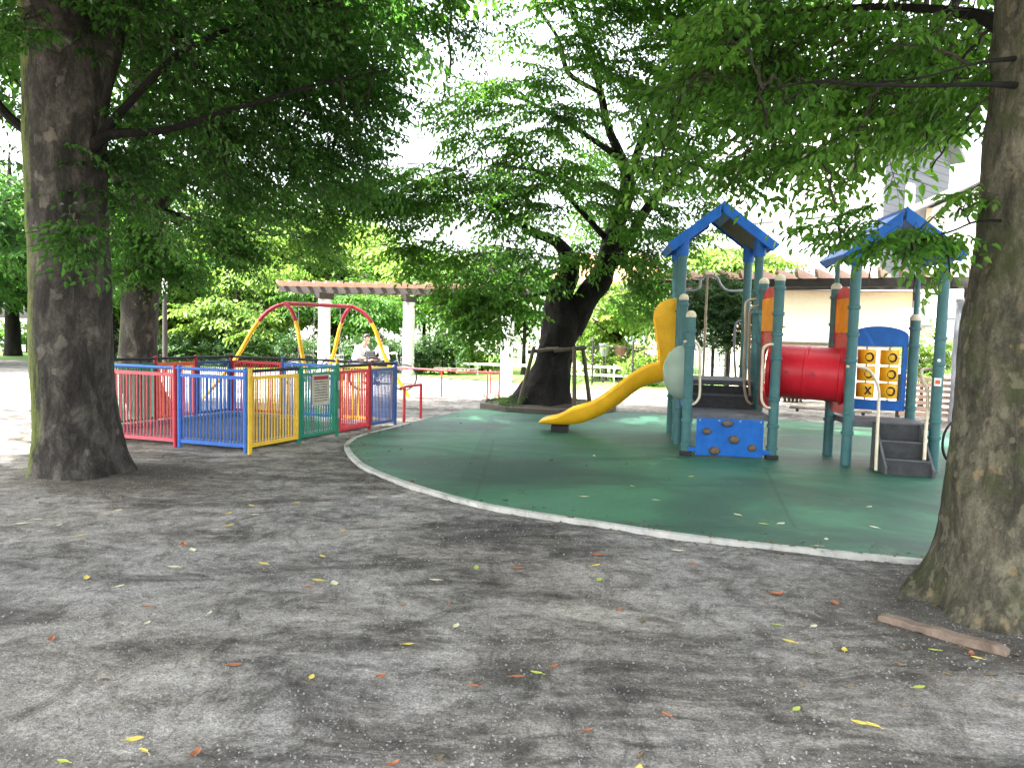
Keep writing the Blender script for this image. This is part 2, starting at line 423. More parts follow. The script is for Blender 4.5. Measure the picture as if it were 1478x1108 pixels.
class MB:
    def __init__(s): s.v = []; s.f = []
    def add(s, vs, fs):
        k = len(s.v); s.v += [Vector(p) for p in vs]; s.f += [tuple(i + k for i in f) for f in fs]; return s
    def hexa(s, b, t):
        """two quads (bottom, top), both counter-clockwise from above"""
        s.add(list(b) + list(t), [(3, 2, 1, 0), (4, 5, 6, 7), (0, 1, 5, 4), (1, 2, 6, 5), (2, 3, 7, 6), (3, 0, 4, 7)]); return s
    def box(s, c, sx, sy, sz, u=None, w=None):
        u = Vector(u).normalized() if u is not None else V(1, 0, 0)
        w = Vector(w).normalized() if w is not None else V(0, 0, 1)
        v = w.cross(u).normalized()
        c = Vector(c)
        P8 = []
        for z in (-1, 1):
            for a, b in ((-1, -1), (1, -1), (1, 1), (-1, 1)):
                P8.append(c + u * a * sx / 2 + v * b * sy / 2 + w * z * sz / 2)
        return s.hexa(P8[:4], P8[4:])
    def bar(s, a, b, wd, ht, up=(0, 0, 1)):
        a, b = Vector(a), Vector(b); d = (b - a); L = d.length; d.normalize()
        side = Vector(up).cross(d).normalized(); w = d.cross(side)
        return s.add([a + side * x * wd / 2 + w * y * ht / 2 for x, y in ((-1, -1), (1, -1), (1, 1), (-1, 1))] +
                     [b + side * x * wd / 2 + w * y * ht / 2 for x, y in ((-1, -1), (1, -1), (1, 1), (-1, 1))],
                     [(0, 1, 2, 3), (7, 6, 5, 4), (4, 5, 1, 0), (5, 6, 2, 1), (6, 7, 3, 2), (7, 4, 0, 3)])
    def tube(s, pts, r, n=12, caps=True, closed=False):
        pts = [Vector(p) for p in pts]
        m_ = len(pts)
        rs = r if isinstance(r, (list, tuple)) else [r] * m_
        ref = None; rings = []
        for i, p in enumerate(pts):
            if closed: d = pts[(i + 1) % m_] - pts[i - 1]
            else: d = pts[min(i + 1, m_ - 1)] - pts[max(i - 1, 0)]
            d.normalize()
            if ref is None:
                ref = d.cross(V(0, 0, 1))
                if ref.length < 0.1: ref = d.cross(V(1, 0, 0))
                ref.normalize()
            ref = (ref - d * ref.dot(d)).normalized()
            b = d.cross(ref)
            rings.append([p + (ref * math.cos(2 * PI * k / n) + b * math.sin(2 * PI * k / n)) * rs[i] for k in range(n)])
        vs = [q for rg in rings for q in rg]; fs = []
        for i in range(m_ if closed else m_ - 1):
            j = (i + 1) % m_
            for k in range(n):
                fs.append((i * n + k, i * n + (k + 1) % n, j * n + (k + 1) % n, j * n + k))
        if caps and not closed:
            fs.append(tuple(range(n))[::-1]); fs.append(tuple((m_ - 1) * n + k for k in range(n)))
        return s.add(vs, fs)
    def lathe(s, c, prof, n=20, axis=(0, 0, 1)):
        """prof: (radius, height) list along axis"""
        c = Vector(c); w = Vector(axis).normalized()
        u = w.cross(V(0, 0, 1));
        if u.length < 0.1: u = V(1, 0, 0)
        u.normalize(); v = w.cross(u)
        vs = [c + w * h + (u * math.cos(2 * PI * k / n) + v * math.sin(2 * PI * k / n)) * r for r, h in prof for k in range(n)]
        fs = []
        for i in range(len(prof) - 1):
            for k in range(n):
                fs.append((i * n + k, i * n + (k + 1) % n, (i + 1) * n + (k + 1) % n, (i + 1) * n + k))
        fs.append(tuple(range(n))[::-1]); fs.append(tuple((len(prof) - 1) * n + k for k in range(n)))
        return s.add(vs, fs)
    def prism(s, poly, d):
        """extrude a 3-D polygon by vector d"""
        d = Vector(d); poly = [Vector(p) for p in poly]; n = len(poly)
        fs = [tuple(range(n))[::-1], tuple(range(n, 2 * n))] + [(i, (i + 1) % n, n + (i + 1) % n, n + i) for i in range(n)]
        return s.add(poly + [p + d for p in poly], fs)
    def build(s, name, mat, parent=None, smooth=False, bevel=0.0, local=False):
        me = bpy.data.meshes.new(name)
        off = V(0, 0, 0)
        if not local:
            q = parent
            while q is not None: off += q.location; q = q.parent
        me.from_pydata([tuple(p - off) for p in s.v], [], s.f)
        me.validate(); me.update()
        if isinstance(mat, (list, tuple)):
            for x in mat: me.materials.append(x)
        else: me.materials.append(mat)
        o = bpy.data.objects.new(name, me); COL.objects.link(o)
        if parent is not None: o.parent = parent
        import bmesh
        bm = bmesh.new(); bm.from_mesh(me)
        bmesh.ops.recalc_face_normals(bm, faces=bm.faces)
        if bevel > 0:
            ed = [e for e in bm.edges if len(e.link_faces) == 2 and e.calc_face_angle(0) > 0.6]
            bmesh.ops.bevel(bm, geom=ed, offset=bevel, segments=2, affect='EDGES', profile=0.6)
        bm.to_mesh(me); bm.free()
        if smooth:
            for p in me.polygons: p.use_smooth = True
            try: me.set_sharp_from_angle(angle=math.radians(38))
            except Exception: pass
        return o

def tag(o, label=None, cat=None, group=None, kind=None):
    if label: o['label'] = label
    if cat: o['category'] = cat
    if group: o['group'] = group
    if kind: o['kind'] = kind
    return o

def thing(name, label, cat, loc=(0, 0, 0), group=None):
    o = bpy.data.objects.new(name, None)
    o.empty_display_size = 0.2
    COL.objects.link(o); o.location = Vector(loc)
    return tag(o, label, cat, group)

def copy_tree(o, parent=None):
    c = o.copy(); COL.objects.link(c); c.parent = parent
    for ch in [x for x in bpy.data.objects if x.parent == o]:
        copy_tree(ch, c)
    return c

def smooth_path(pts, k=4):
    """Catmull-Rom through points (tuples of any length)"""
    A = [np.array(p, float) for p in pts]
    A = [2 * A[0] - A[1]] + A + [2 * A[-1] - A[-2]]
    out_ = []
    for i in range(1, len(A) - 2):
        for j in range(k):
            t = j / k
            out_.append(0.5 * ((2 * A[i]) + (-A[i - 1] + A[i + 1]) * t + (2 * A[i - 1] - 5 * A[i] + 4 * A[i + 1] - A[i + 2]) * t * t + (-A[i - 1] + 3 * A[i] - 3 * A[i + 1] + A[i + 2]) * t ** 3))
    out_.append(A[-2])
    return out_

# ------------------------------------------------------------------ ground
def axis_pts(lo, hi, step0, centre_lo, centre_hi, growth=1.12):
    a = list(np.arange(centre_lo, centre_hi + 1e-6, step0))
    s_, x = step0, centre_hi
    while x < hi:
        s_ *= growth; x += s_; a.append(min(x, hi))
    s_, x = step0, centre_lo
    while x > lo:
        s_ *= growth; x -= s_; a.insert(0, max(x, lo))
    return np.array(a)

def ground():
    xs = axis_pts(-700, 700, 0.035, -4.6, 4.2)
    ys = axis_pts(-700, 900, 0.035, 1.5, 7.5)
    nx, ny = len(xs), len(ys)
    X, Y = np.meshgrid(xs, ys)
    Z = np.zeros_like(X)
    for j in range(ny):
        if ys[j] < 0 or ys[j] > 12.5: continue
        for i in range(nx):
            if abs(xs[i]) > 7.5: continue
            x, y = xs[i], ys[j]
            h = noise.fractal(V(x * 1.1, y * 2.0, 3.3), 0.8, 2.1, 4) * 0.012
            h += noise.fractal(V(x * 5.0 + noise.noise(V(x, y, 0)) * 3, y * 9.0, 1.7), 0.7, 2.2, 3) * 0.007
            fade = max(0, min(1, (12.5 - y) / 3)) * max(0, min(1, (7.5 - abs(x)) / 2))
            Z[j, i] = (h - 0.014) * fade
    Z -= 0.004
    vs = np.stack([X, Y, Z], -1).reshape(-1, 3)
    idx = np.arange(nx * ny).reshape(ny, nx)
    fs = np.stack([idx[:-1, :-1], idx[:-1, 1:], idx[1:, 1:], idx[1:, :-1]], -1).reshape(-1, 4)
    o = np_mesh("ground", vs, fs, [M['gravel']], smooth=True)
    tag(o, None, None, None, 'structure')
    return o

def np_mesh(name, vs, quads, mats, parent=None, smooth=False, mi=None, rnd=None):
    me = bpy.data.meshes.new(name)
    off = np.zeros(3); q = parent
    while q is not None: off += np.array(q.location); q = q.parent
    vs = np.asarray(vs, dtype=np.float32) - off.astype(np.float32)
    nf = len(quads)
    me.vertices.add(len(vs)); me.vertices.foreach_set('co', vs.ravel())
    me.loops.add(nf * 4); me.loops.foreach_set('vertex_index', np.asarray(quads, dtype=np.int32).ravel())
    me.polygons.add(nf)
    me.polygons.foreach_set('loop_start', np.arange(0, nf * 4, 4, dtype=np.int32))
    try: me.polygons.foreach_set('loop_total', np.full(nf, 4, dtype=np.int32))
    except Exception: pass
    for x in mats: me.materials.append(x)
    if mi is not None: me.polygons.foreach_set('material_index', np.asarray(mi, dtype=np.int32))
    if smooth: me.polygons.foreach_set('use_smooth', np.ones(nf, dtype=bool))
    me.update(calc_edges=True)
    if rnd is not None:
        at = me.attributes.new('rnd', 'FLOAT', 'FACE'); at.data.foreach_set('value', np.asarray(rnd, dtype=np.float32))
    o = bpy.data.objects.new(name, me); COL.objects.link(o)
    if parent is not None: o.parent = parent
    return o

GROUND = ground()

def sheet(name, pts, z, mat, thick=0.0):
    mb = MB()
    n = len(pts)
    if thick:
        mb.prism([V(p[0], p[1], z - thick) for p in pts], (0, 0, thick))
    else:
        mb.add([V(p[0], p[1], z) for p in pts], [tuple(range(n))])
    return tag(mb.build(name, mat), kind='structure')

# green rubber play surface with its pale edging
edge_px = [(680, 591), (620, 604), (562, 619), (524, 629), (503, 640), (503, 652), (528, 675), (600, 703), (700, 730), (850, 754),
           (1000, 776), (1150, 793), (1340, 812), (1560, 832)]
edge = [tuple(G(*p, 0.0)[:2]) for p in edge_px]
edge = [tuple(p) for p in smooth_path(edge, 6)]
back = [tuple(G(*p, 0.0)[:2]) for p in [(1560, 640), (1420, 628), (1250, 616), (1120, 606), (1000, 600), (880, 594), (780, 590)]]
rub = edge + back
sheet("play_surface", rub, 0.016, M['rubber'], 0.03)
mb = MB()
E = [V(p[0], p[1], 0) for p in edge]
L_ = []; R_ = []
for i, p in enumerate(E):
    d = (E[min(i + 1, len(E) - 1)] - E[max(i - 1, 0)]).normalized(); n_ = V(-d.y, d.x, 0)
    L_.append(p + n_ * 0.033); R_.append(p - n_ * 0.033)
for i in range(len(E) - 1):
    if i < 9: continue
    a, b, c, d = L_[i], L_[i + 1], R_[i + 1], R_[i]
    z0, z1 = V(0, 0, -0.03), V(0, 0, 0.020)
    mb.hexa([a + z0, d + z0, c + z0, b + z0], [a + z1, d + z1, c + z1, b + z1])
tag(mb.build("surface_edging", M['line']), kind='structure')

# lawn strip beyond the court and pale path
sheet("lawn", [(-60, 36), (-9, 35), (-8.5, 60), (60, 60), (60, 30), (18, 24.5), (1.2, 20.8), (0.9, 22.5), (-4, 25.5)], 0.004, M['lawn'])

# small stones on the gravel near the camera: uncountable
def stones():
    n = 15000
    y = 1.9 + 6.5 * RNG.random(n) ** 1.5
    x = (RNG.random(n) * 2 - 1) * (y * 0.72 + 0.3)
    s_ = 0.0022 + 0.0035 * RNG.random(n) ** 2.5
    base = np.array([[1, 0, 0], [0, 1, 0], [-1, 0, 0], [0, -1, 0], [0, 0, 0.7], [0, 0, -0.7]], float)
    fq = np.array([[0, 1, 4, 4], [1, 2, 4, 4], [2, 3, 4, 4], [3, 0, 4, 4]])
    # use little flattened cubes (8 verts) so that faces stay quads
    cb = np.array([[-1, -1, -.6], [1, -1, -.6], [1, 1, -.6], [-1, 1, -.6], [-.7, -.6, .6], [.6, -.7, .7], [.7, .7, .5], [-.6, .6, .6]], float)
    cf = np.array([[4, 5, 6, 7], [0, 1, 5, 4], [1, 2, 6, 5], [2, 3, 7, 6], [3, 0, 4, 7]])
    a = RNG.random(n) * 2 * PI
    jit = 1 + (RNG.random((n, 8, 3)) - .5) * 0.5
    c = cb[None] * jit * s_[:, None, None]
    ca, sa = np.cos(a)[:, None], np.sin(a)[:, None]
    vx = c[:, :, 0] * ca - c[:, :, 1] * sa + x[:, None]
    vy = c[:, :, 0] * sa + c[:, :, 1] * ca + y[:, None]
    vz = c[:, :, 2]
    zg = np.array([ground_z(x[i], y[i]) for i in range(n)])
    keep = np.array([not inside(rub, x[i], y[i]) for i in range(n)])
    vs = np.stack([vx, vy, vz + zg[:, None] + 0.001], -1)[keep].reshape(-1, 3)
    m_ = keep.sum()
    qs = (cf[None] + (np.arange(m_) * 8)[:, None, None]).reshape(-1, 4)
    tag(np_mesh("gravel_stones", vs, qs, [M['stone']]), "tiny pale stones scattered over the grey gravel ground", "gravel", None, 'stuff')

def inside(poly, x, y):
    c = False; j = len(poly) - 1
    for i in range(len(poly)):
        xi, yi = poly[i][0], poly[i][1]; xj, yj = poly[j][0], poly[j][1]
        if (yi > y) != (yj > y) and x < (xj - xi) * (y - yi) / (yj - yi) + xi: c = not c
        j = i
    return c

def ground_z(x, y):
    if y > 12.5 or abs(x) > 7.5 or y < 0: return -0.004
    h = noise.fractal(V(x * 1.1, y * 2.0, 3.3), 0.8, 2.1, 4) * 0.012
    h += noise.fractal(V(x * 5.0 + noise.noise(V(x, y, 0)) * 3, y * 9.0, 1.7), 0.7, 2.2, 3) * 0.007
    fade = max(0, min(1, (12.5 - y) / 3)) * max(0, min(1, (7.5 - abs(x)) / 2))
    return (h - 0.014) * fade - 0.004
stones()

def litter():
    n = 1500
    k = RNG.integers(0, 5, n)
    cx = np.array([b1[0] + .2, b4[0] - .3, 0.6, 0, -3.0])[k]; cy_ = np.array([b1[1] - .3, b4[1] - .5, 15.2, 5, 9.0])[k]
    sp = np.array([.9, .8, 1.3, 3.2, 1.6])[k]
    x = cx + RNG.normal(0, 1, n) * sp; y = cy_ + RNG.normal(0, 1, n) * sp * .7
    # drift along the edging of the green surface
    m_ = n // 3
    ei = RNG.integers(10, len(edge) - 2, m_); ex = np.array([e[0] for e in edge])[ei]; ey = np.array([e[1] for e in edge])[ei]
    x[:m_] = ex + RNG.normal(0, .12, m_); y[:m_] = ey + RNG.normal(0, .12, m_)
    kp = y > 1.8; x, y = x[kp], y[kp]; n = len(x)
    z = np.array([0.02 if inside(rub, x[i], y[i]) else ground_z(x[i], y[i]) + .003 for i in range(n)])
    a = RNG.random(n) * 2 * PI; L = .008 + .018 * RNG.random(n) ** 2; W = L * (.15 + .45 * RNG.random(n))
    ca, sa = np.cos(a), np.sin(a)
    q = []
    for (u_, v_, h) in ((-1, -1, 0), (1, -1, .3), (1, 1, .1), (-1, 1, .5)):
        q.append(np.stack([x + ca * L * u_ - sa * W * v_, y + sa * L * u_ + ca * W * v_, z + h * L], -1))
    vs = np.stack(q, 1).reshape(-1, 3); qs = np.arange(4 * n).reshape(-1, 4)
    tag(np_mesh("leaf_litter", vs, qs, [M['litter']], rnd=None), "fine brown leaf crumbs and bark bits scattered over the ground", "litter", None, 'stuff')
litter()

# ------------------------------------------------------------------ foliage machinery
def make_spray(seed, nside=7, leafgap=0.055):
    """local leaf list of one twig spray about 0.7 long: arrays pos, dir, nrm, size + twig segments"""
    r = np.random.default_rng(seed)
    pos, dr, nr, sz, seg = [], [], [], [], []
    L = 0.72
    def main(t):
        return np.array([t * L, 0.05 * math.sin(t * 3 + seed), -0.13 * t * t])
    for k in range(6):
        seg.append((main(k / 6), main((k + 1) / 6), 0.0045 * (1 - k / 7)))
    for i in range(nside):
        t = 0.08 + 0.86 * i / nside
        sgn = 1 if i % 2 else -1
        a = sgn * (0.75 + 0.35 * r.random())
        l_ = (0.40 * (1 - t * 0.62)) * (0.8 + 0.4 * r.random())
        b0 = main(t); d = np.array([math.cos(a), math.sin(a), -0.12 - 0.2 * r.random()])
        e = b0 + d * l_
        seg.append((b0, e, 0.0025))
        m_ = max(3, int(l_ / leafgap))
        for j in range(m_):
            tt = (j + 0.7) / m_
            p = b0 + d * l_ * tt
            s2 = 1 if j % 2 else -1
            aa = a + s2 * (0.85 + 0.3 * r.random()) * (1 if j < m_ - 1 else 0.1)
            pos.append(p); dr.append([math.cos(aa), math.sin(aa), -0.35 - 0.5 * r.random()])
            nr.append([r.normal() * 0.35, r.normal() * 0.35, 1]); sz.append(0.75 + 0.5 * r.random())
    for j in range(9):
        t = 0.3 + 0.7 * j / 8; s2 = 1 if j % 2 else -1
        aa = s2 * 0.9 if j < 8 else 0
        pos.append(main(t)); dr.append([math.cos(aa), math.sin(aa), -0.4]); nr.append([r.normal() * .3, r.normal() * .3, 1]); sz.append(0.8 + .4 * r.random())
    return np.array(pos), np.array(dr), np.array(nr), np.array(sz), seg
SPRAYS = [make_spray(i) for i in range(8)]
NLEAF = min(len(s[0]) for s in SPRAYS)

def norm(a): return a / np.maximum(1e-9, np.linalg.norm(a, axis=-1, keepdims=True))

def leaf_geo(pos, dr, nr, ln, wd):
    """6-vertex folded leaves -> verts, quads"""
    dr = norm(dr); side = norm(np.cross(nr, dr)); nr = np.cross(dr, side)
    ln = ln[:, None]; wd = wd[:, None]
    fold = nr * wd * 0.28
    v0 = pos
    v1 = pos + dr * ln * 0.30 + side * wd * 0.5 + fold
    v2 = pos + dr * ln * 0.66 + side * wd * 0.40 + fold * 0.8 - nr * ln * 0.04
    v3 = pos + dr * ln - nr * ln * 0.14
    v4 = pos + dr * ln * 0.66 - side * wd * 0.40 + fold * 0.8 - nr * ln * 0.04
    v5 = pos + dr * ln * 0.30 - side * wd * 0.5 + fold
    vs = np.stack([v0, v1, v2, v3, v4, v5], 1).reshape(-1, 3)
    k = (np.arange(len(pos)) * 6)[:, None]
    q = np.stack([k + np.array([[0, 3, 2, 1]]), k + np.array([[0, 5, 4, 3]])], 1).reshape(-1, 4)
    return vs, q

class Crown:
    def __init__(s): s.V = []; s.Q = []; s.mi = []; s.rnd = []; s.n = 0; s.segs = []
    def sprays(s, base, yaw, pitch, roll, scale, leaf=0.07, ratio=0.46, tone=None, density=1.0):
        n = len(base)
        if n == 0: return
        kind = RNG.integers(0, len(SPRAYS), n)
        cy_, sy = np.cos(yaw), np.sin(yaw); cp, sp = np.cos(pitch), np.sin(pitch); cr, sr = np.cos(roll), np.sin(roll)
        X = np.stack([cy_ * cp, sy * cp, sp], -1)
        Y0 = np.stack([-sy, cy_, np.zeros(n)], -1)
        Z0 = np.cross(X, Y0)
        Yv = Y0 * cr[:, None] + Z0 * sr[:, None]
        Zv = np.cross(X, Yv)
        R = np.stack([X, Yv, Zv], -1)            # columns
        for k in range(len(SPRAYS)):
            id_ = np.where(kind == k)[0]
            if not len(id_): continue
            p, d, nn, z, seg = SPRAYS[k]
            if density < 1:
                kp = RNG.random(len(p)) < density; p, d, nn, z = p[kp], d[kp], nn[kp], z[kp]
            Rk = R[id_]
            pw = np.einsum('nij,mj->nmi', Rk, p) * scale[id_][:, None, None] + base[id_][:, None, :]
            dw = np.einsum('nij,mj->nmi', Rk, d); nw = np.einsum('nij,mj->nmi', Rk, nn)
            nw = nw + RNG.normal(0, 0.25, nw.shape)
            dw = dw + RNG.normal(0, 0.15, dw.shape)
            m_ = pw.shape[0] * pw.shape[1]
            ln = (z[None, :] * leaf * (scale[id_][:, None] ** 0.5) * (0.85 + 0.3 * RNG.random((len(id_), len(z))))).ravel()
            vs, q = leaf_geo(pw.reshape(-1, 3), dw.reshape(-1, 3), nw.reshape(-1, 3), ln, ln * ratio)
            s.V.append(vs); s.Q.append(q + s.n); s.n += len(vs)
            s.mi.append(np.zeros(len(q), int))
            tn = RNG.random(len(id_)) if tone is None else tone[id_]
            rv = np.clip(tn[:, None] * 0.55 + RNG.random((len(id_), len(z))) * 0.45, 0, 1).ravel()
            s.rnd.append(np.repeat(rv, 2))
            for i in id_:
                for (a, b, rr) in seg[:6:2] if len(base) > 500 else seg:
                    s.segs.append((base[i] + R[i] @ np.array(a) * scale[i], base[i] + R[i] @ np.array(b) * scale[i], rr * scale[i], rr * scale[i] * 0.8))
    def twig(s, a, b, r0, r1): s.segs.append((np.array(a, float), np.array(b, float), r0, r1))
    def finish(s, name, parent, leafmat):
        if s.segs:
            A = np.array([x[0] for x in s.segs]); B = np.array([x[1] for x in s.segs])
            r0 = np.array([x[2] for x in s.segs])[:, None]; r1 = np.array([x[3] for x in s.segs])[:, None]
            d = norm(B - A); ref = np.where(np.abs(d[:, 2:3]) > 0.9, np.array([[1., 0, 0]]), np.array([[0, 0, 1.]]))
            u = norm(np.cross(d, ref)); v = np.cross(d, u)
            rg = []
            for (C, r_) in ((A, r0), (B, r1)):
                for k in range(3):
                    an = 2 * PI * k / 3
                    rg.append(C + (u * math.cos(an) + v * math.sin(an)) * r_)
            vs = np.stack(rg, 1).reshape(-1, 3)
            k = (np.arange(len(A)) * 6)[:, None]
            q = np.concatenate([k + np.array([[i, (i + 1) % 3, 3 + (i + 1) % 3, 3 + i]]) for i in range(3)], 0)
            s.V.append(vs); s.Q.append(q + s.n); s.n += len(vs)
            s.mi.append(np.ones(len(q), int)); s.rnd.append(np.zeros(len(q)))
        return np_mesh(name, np.concatenate(s.V), np.concatenate(s.Q), [leafmat, M['twig']], parent,
                       mi=np.concatenate(s.mi), rnd=np.concatenate(s.rnd))

def cluster(cr, skel, axis, c, rad, n, scale=1.0, leaf=0.07, droop=0.25, shell=0.0, connect=True, ratio=0.46, tone=None, lay=True):
    """n sprays in an ellipsoid (c, rad in metres), growing away from the tree axis and tied to the limb skeleton"""
    c = np.array(c, float); rad = np.array(rad, float)
    d = norm(RNG.normal(0, 1, (n, 3))); r_ = (shell + (1 - shell) * RNG.random(n)) ** (1 / 2.2)
    p = c + d * r_[:, None] * rad
    if lay:      # gather sprays into tiers
        tier = 0.42 * scale
        p[:, 2] = np.round(p[:, 2] / tier + 0.25 * np.sin(p[:, 0] * 1.3)) * tier + RNG.normal(0, 0.07 * scale, n) + 0.1 * np.sin(p[:, 1] * 1.7)
    ax = np.array(axis, float)
    out_ = p[:, :2] - ax[:2]
    yaw = np.arctan2(out_[:, 1], out_[:, 0]) + RNG.normal(0, 0.75, n)
    pitch = -droop + RNG.normal(0, 0.22, n)
    roll = RNG.normal(0, 0.3, n)
    sc_ = scale * (0.7 + 0.6 * RNG.random(n))
    # start sprays half their length inward
    p[:, 0] -= np.cos(yaw) * sc_ * 0.3; p[:, 1] -= np.sin(yaw) * sc_ * 0.3
    tn = None
    if tone is None: tone = RNG.random()
    if tone is not None: tn = np.clip(tone + RNG.normal(0, 0.22, n), 0, 1)
    cr.sprays(p, yaw, pitch, roll, sc_, leaf, ratio, tn)
    if connect:
        S = np.array(skel)
        # one branch from the skeleton into the cluster, sprays tied to it
        k = np.argmin(((S - c) ** 2).sum(1)); a = S[k]
        pts = [a, a * 0.5 + c * 0.5 + np.array([0, 0, min(0.12, 0.15 * np.linalg.norm(a - c))]), c]
        dirv = c - a; dirv = dirv / (np.linalg.norm(dirv) + 1e-6)
        pts.append(c + dirv * rad.max() * 0.6 - np.array([0, 0, 0.15]))
        br = []; jt = min(0.018, 0.05 * np.linalg.norm(c - a) / 3)
        for i in range(3):
            for j in range(5):
                br.append(pts[i] * (1 - j / 5) + pts[i + 1] * j / 5 + RNG.normal(0, jt, 3))
        rr = np.linspace(0.017 * scale, 0.006, len(br))
        for i in range(len(br) - 1): cr.twig(br[i], br[i + 1], rr[i], rr[i + 1])
        B = np.array(br)
        for q in p[::2]:
            k = np.argmin(((B - q) ** 2).sum(1))
            e = B[k]; m1 = (e + q) / 2 + np.array([0, 0, 0.06]) + RNG.normal(0, 0.03, 3)
            cr.twig(e, m1, 0.008 * scale, 0.006 * scale); cr.twig(m1, q, 0.006 * scale, 0.004 * scale)

def bark_tube(mb, pts, sides=40, amp=0.05, seed=0.0, flare=0.0, k=7, freq=3.0):
    """pts: (x,y,z,r) -> organic trunk or limb"""
    pp = smooth_path(pts, k)
    base_z = pp[0][2]
    ref = V(0, 1, 0); rings = []
    for i, q in enumerate(pp):
        a = pp[min(i + 1, len(pp) - 1)][:3] - pp[max(i - 1, 0)][:3]
        d = Vector(a).normalized()
        ref = (ref - d * ref.dot(d))
        if ref.length < 0.05: ref = V(1, 0, 0) - d * d.x
        ref.normalize(); b = d.cross(ref)
        ring = []
        for s_ in range(sides):
            t = 2 * PI * s_ / sides
            dirv = ref * math.cos(t) + b * math.sin(t)
            r_ = q[3]
            h = q[2] - base_z
            if flare:
                lob = 0.5 + 0.5 * math.sin(t * 5 + seed + 0.6 * math.sin(t * 2 + seed))
                r_ += flare * math.exp(-h / 0.26) * (0.55 + 0.75 * lob)
            ps = Vector(q[:3]) + dirv * r_
            nn = noise.fractal(V(ps.x * freq + seed, ps.y * freq, ps.z * freq * 0.5), 0.7, 2.1, 4)
            ring.append(Vector(q[:3]) + dirv * (r_ * (1 + amp * nn * 1.6)))
        rings.append(ring)
    vs = [p for r_ in rings for p in r_]; fs = []
    for i in range(len(rings) - 1):
        for s_ in range(sides):
            fs.append((i * sides + s_, i * sides + (s_ + 1) % sides, (i + 1) * sides + (s_ + 1) % sides, (i + 1) * sides + s_))
    fs.append(tuple((len(rings) - 1) * sides + s_ for s_ in range(sides)))
    mb.add(vs, fs)
    return [np.array(q[:3]) for q in pp]

def PP(px, py, Y, r):
    p = P(px, py, Y); return (p.x, p.y, p.z, r)

def pix_cluster(px, py, Y, rpx, rpy, ry):
    c = P(px, py, Y); s_ = Y / FPX
    return (c.x, c.y, c.z), (rpx * s_, ry, rpy * s_)

TREES = {}
def hero_tree(name, label, base, trunk, limbs, clusters, bark, leafmat, flare, leaf, scale, world_clusters=(), sides=48, amp=0.05, seed=1.0, group=None, dens=1.0, wdens=1.0):
    root = thing(name, label, 'tree', (base[0], base[1], 0), group)
    mb = MB(); skel = []
    skel += bark_tube(mb, trunk, sides, amp, seed, flare, k=9)
    ends = []
    for lb in limbs:
        sd_ = max(7, min(28, int(lb[0][3] * 110)))
        thin = lb[0][3] < 0.12
        m2 = MB() if thin else mb
        skel += bark_tube(m2, lb, sd_, amp * 1.3, seed + len(skel), 0, k=5, freq=5)
        if thin: ends.append(m2)
    mb.build("trunk", bark, root, smooth=True)
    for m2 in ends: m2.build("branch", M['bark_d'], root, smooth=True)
    cr = Crown()
    ax = trunk[0][:2]
    for cl in clusters:
        px, py, Y, rx, ry, rd, n = cl[:7]
        opt = cl[7] if len(cl) > 7 else {}
        c, rad = pix_cluster(px, py, Y, rx, ry, rd)
        cluster(cr, skel[len(skel) // 8:], ax, c, rad, max(2, int(n * dens)), opt.get('scale', scale), opt.get('leaf', leaf), opt.get('droop', 0.25), connect=opt.get('connect', True), tone=opt.get('tone'), lay=opt.get('lay', True))
    for (c, rad, n, opt) in world_clusters:
        cluster(cr, skel, ax, c, rad, int(n * wdens), opt.get('scale', scale), opt.get('leaf', leaf), 0.15, tone=opt.get('tone'))
    cr.finish("crown", root, leafmat)
    return root

# --- tree 1: big zelkova, left foreground
c1 = G(112, 690); b1 = (c1.x, c1.y + 0.45)
Y1 = b1[1]
t1 = [PP(118, 668, Y1, 0.42)[:2] + (-0.12, 0.40), PP(110, 610, Y1, 0.39), PP(104, 500, Y1, 0.385), PP(99, 350, Y1, 0.375), PP(95, 200, Y1, 0.38), PP(92, 80, Y1, 0.38), PP(70, -60, Y1 + 0.1, 0.30), PP(40, -300, Y1 + 0.4, 0.18), PP(30, -480, Y1 + 0.5, 0.08)]
l1 = [[PP(112, 190, Y1, 0.22), PP(140, 80, Y1 + 0.1, 0.21), PP(190, -60, Y1 + 0.2, 0.17), PP(330, -260, Y1 + 0.4, 0.08), PP(480, -400, Y1 + .5, 0.03)],
      [PP(130, 215, Y1 - 0.1, 0.07), PP(158, 195, Y1 - 0.15, 0.055), PP(240, 188, Y1 - 0.1, 0.035), PP(330, 160, Y1 + 0.1, 0.028), PP(450, 125, Y1 + 0.4, 0.018), PP(560, 100, Y1 + .7, 0.008)],
      [PP(140, 205, Y1 - 0.1, 0.05), PP(185, 150, Y1 - 0.1, 0.04), PP(270, 70, Y1 + 0.1, 0.03), PP(400, 20, Y1 + 0.6, 0.02), PP(560, -20, Y1 + 1.0, 0.012)],
      [PP(70, 205, Y1, 0.07), PP(40, 190, Y1 - 0.1, 0.055), PP(5, 160, Y1 - 0.2, 0.045), PP(-40, 100, Y1 - .3, 0.03), PP(-120, 60, Y1 - 0.4, 0.015)],
      [PP(80, -60, Y1, 0.2), PP(60, -220, Y1 - 1.0, 0.14), PP(150, -500, Y1 - 2.2, 0.07), PP(300, -900, Y1 - 3.2, 0.03)],
      [PP(150, -20, Y1, 0.15), PP(260, -180, Y1 - 1.4, 0.10), PP(420, -420, Y1 - 2.8, 0.05)]]
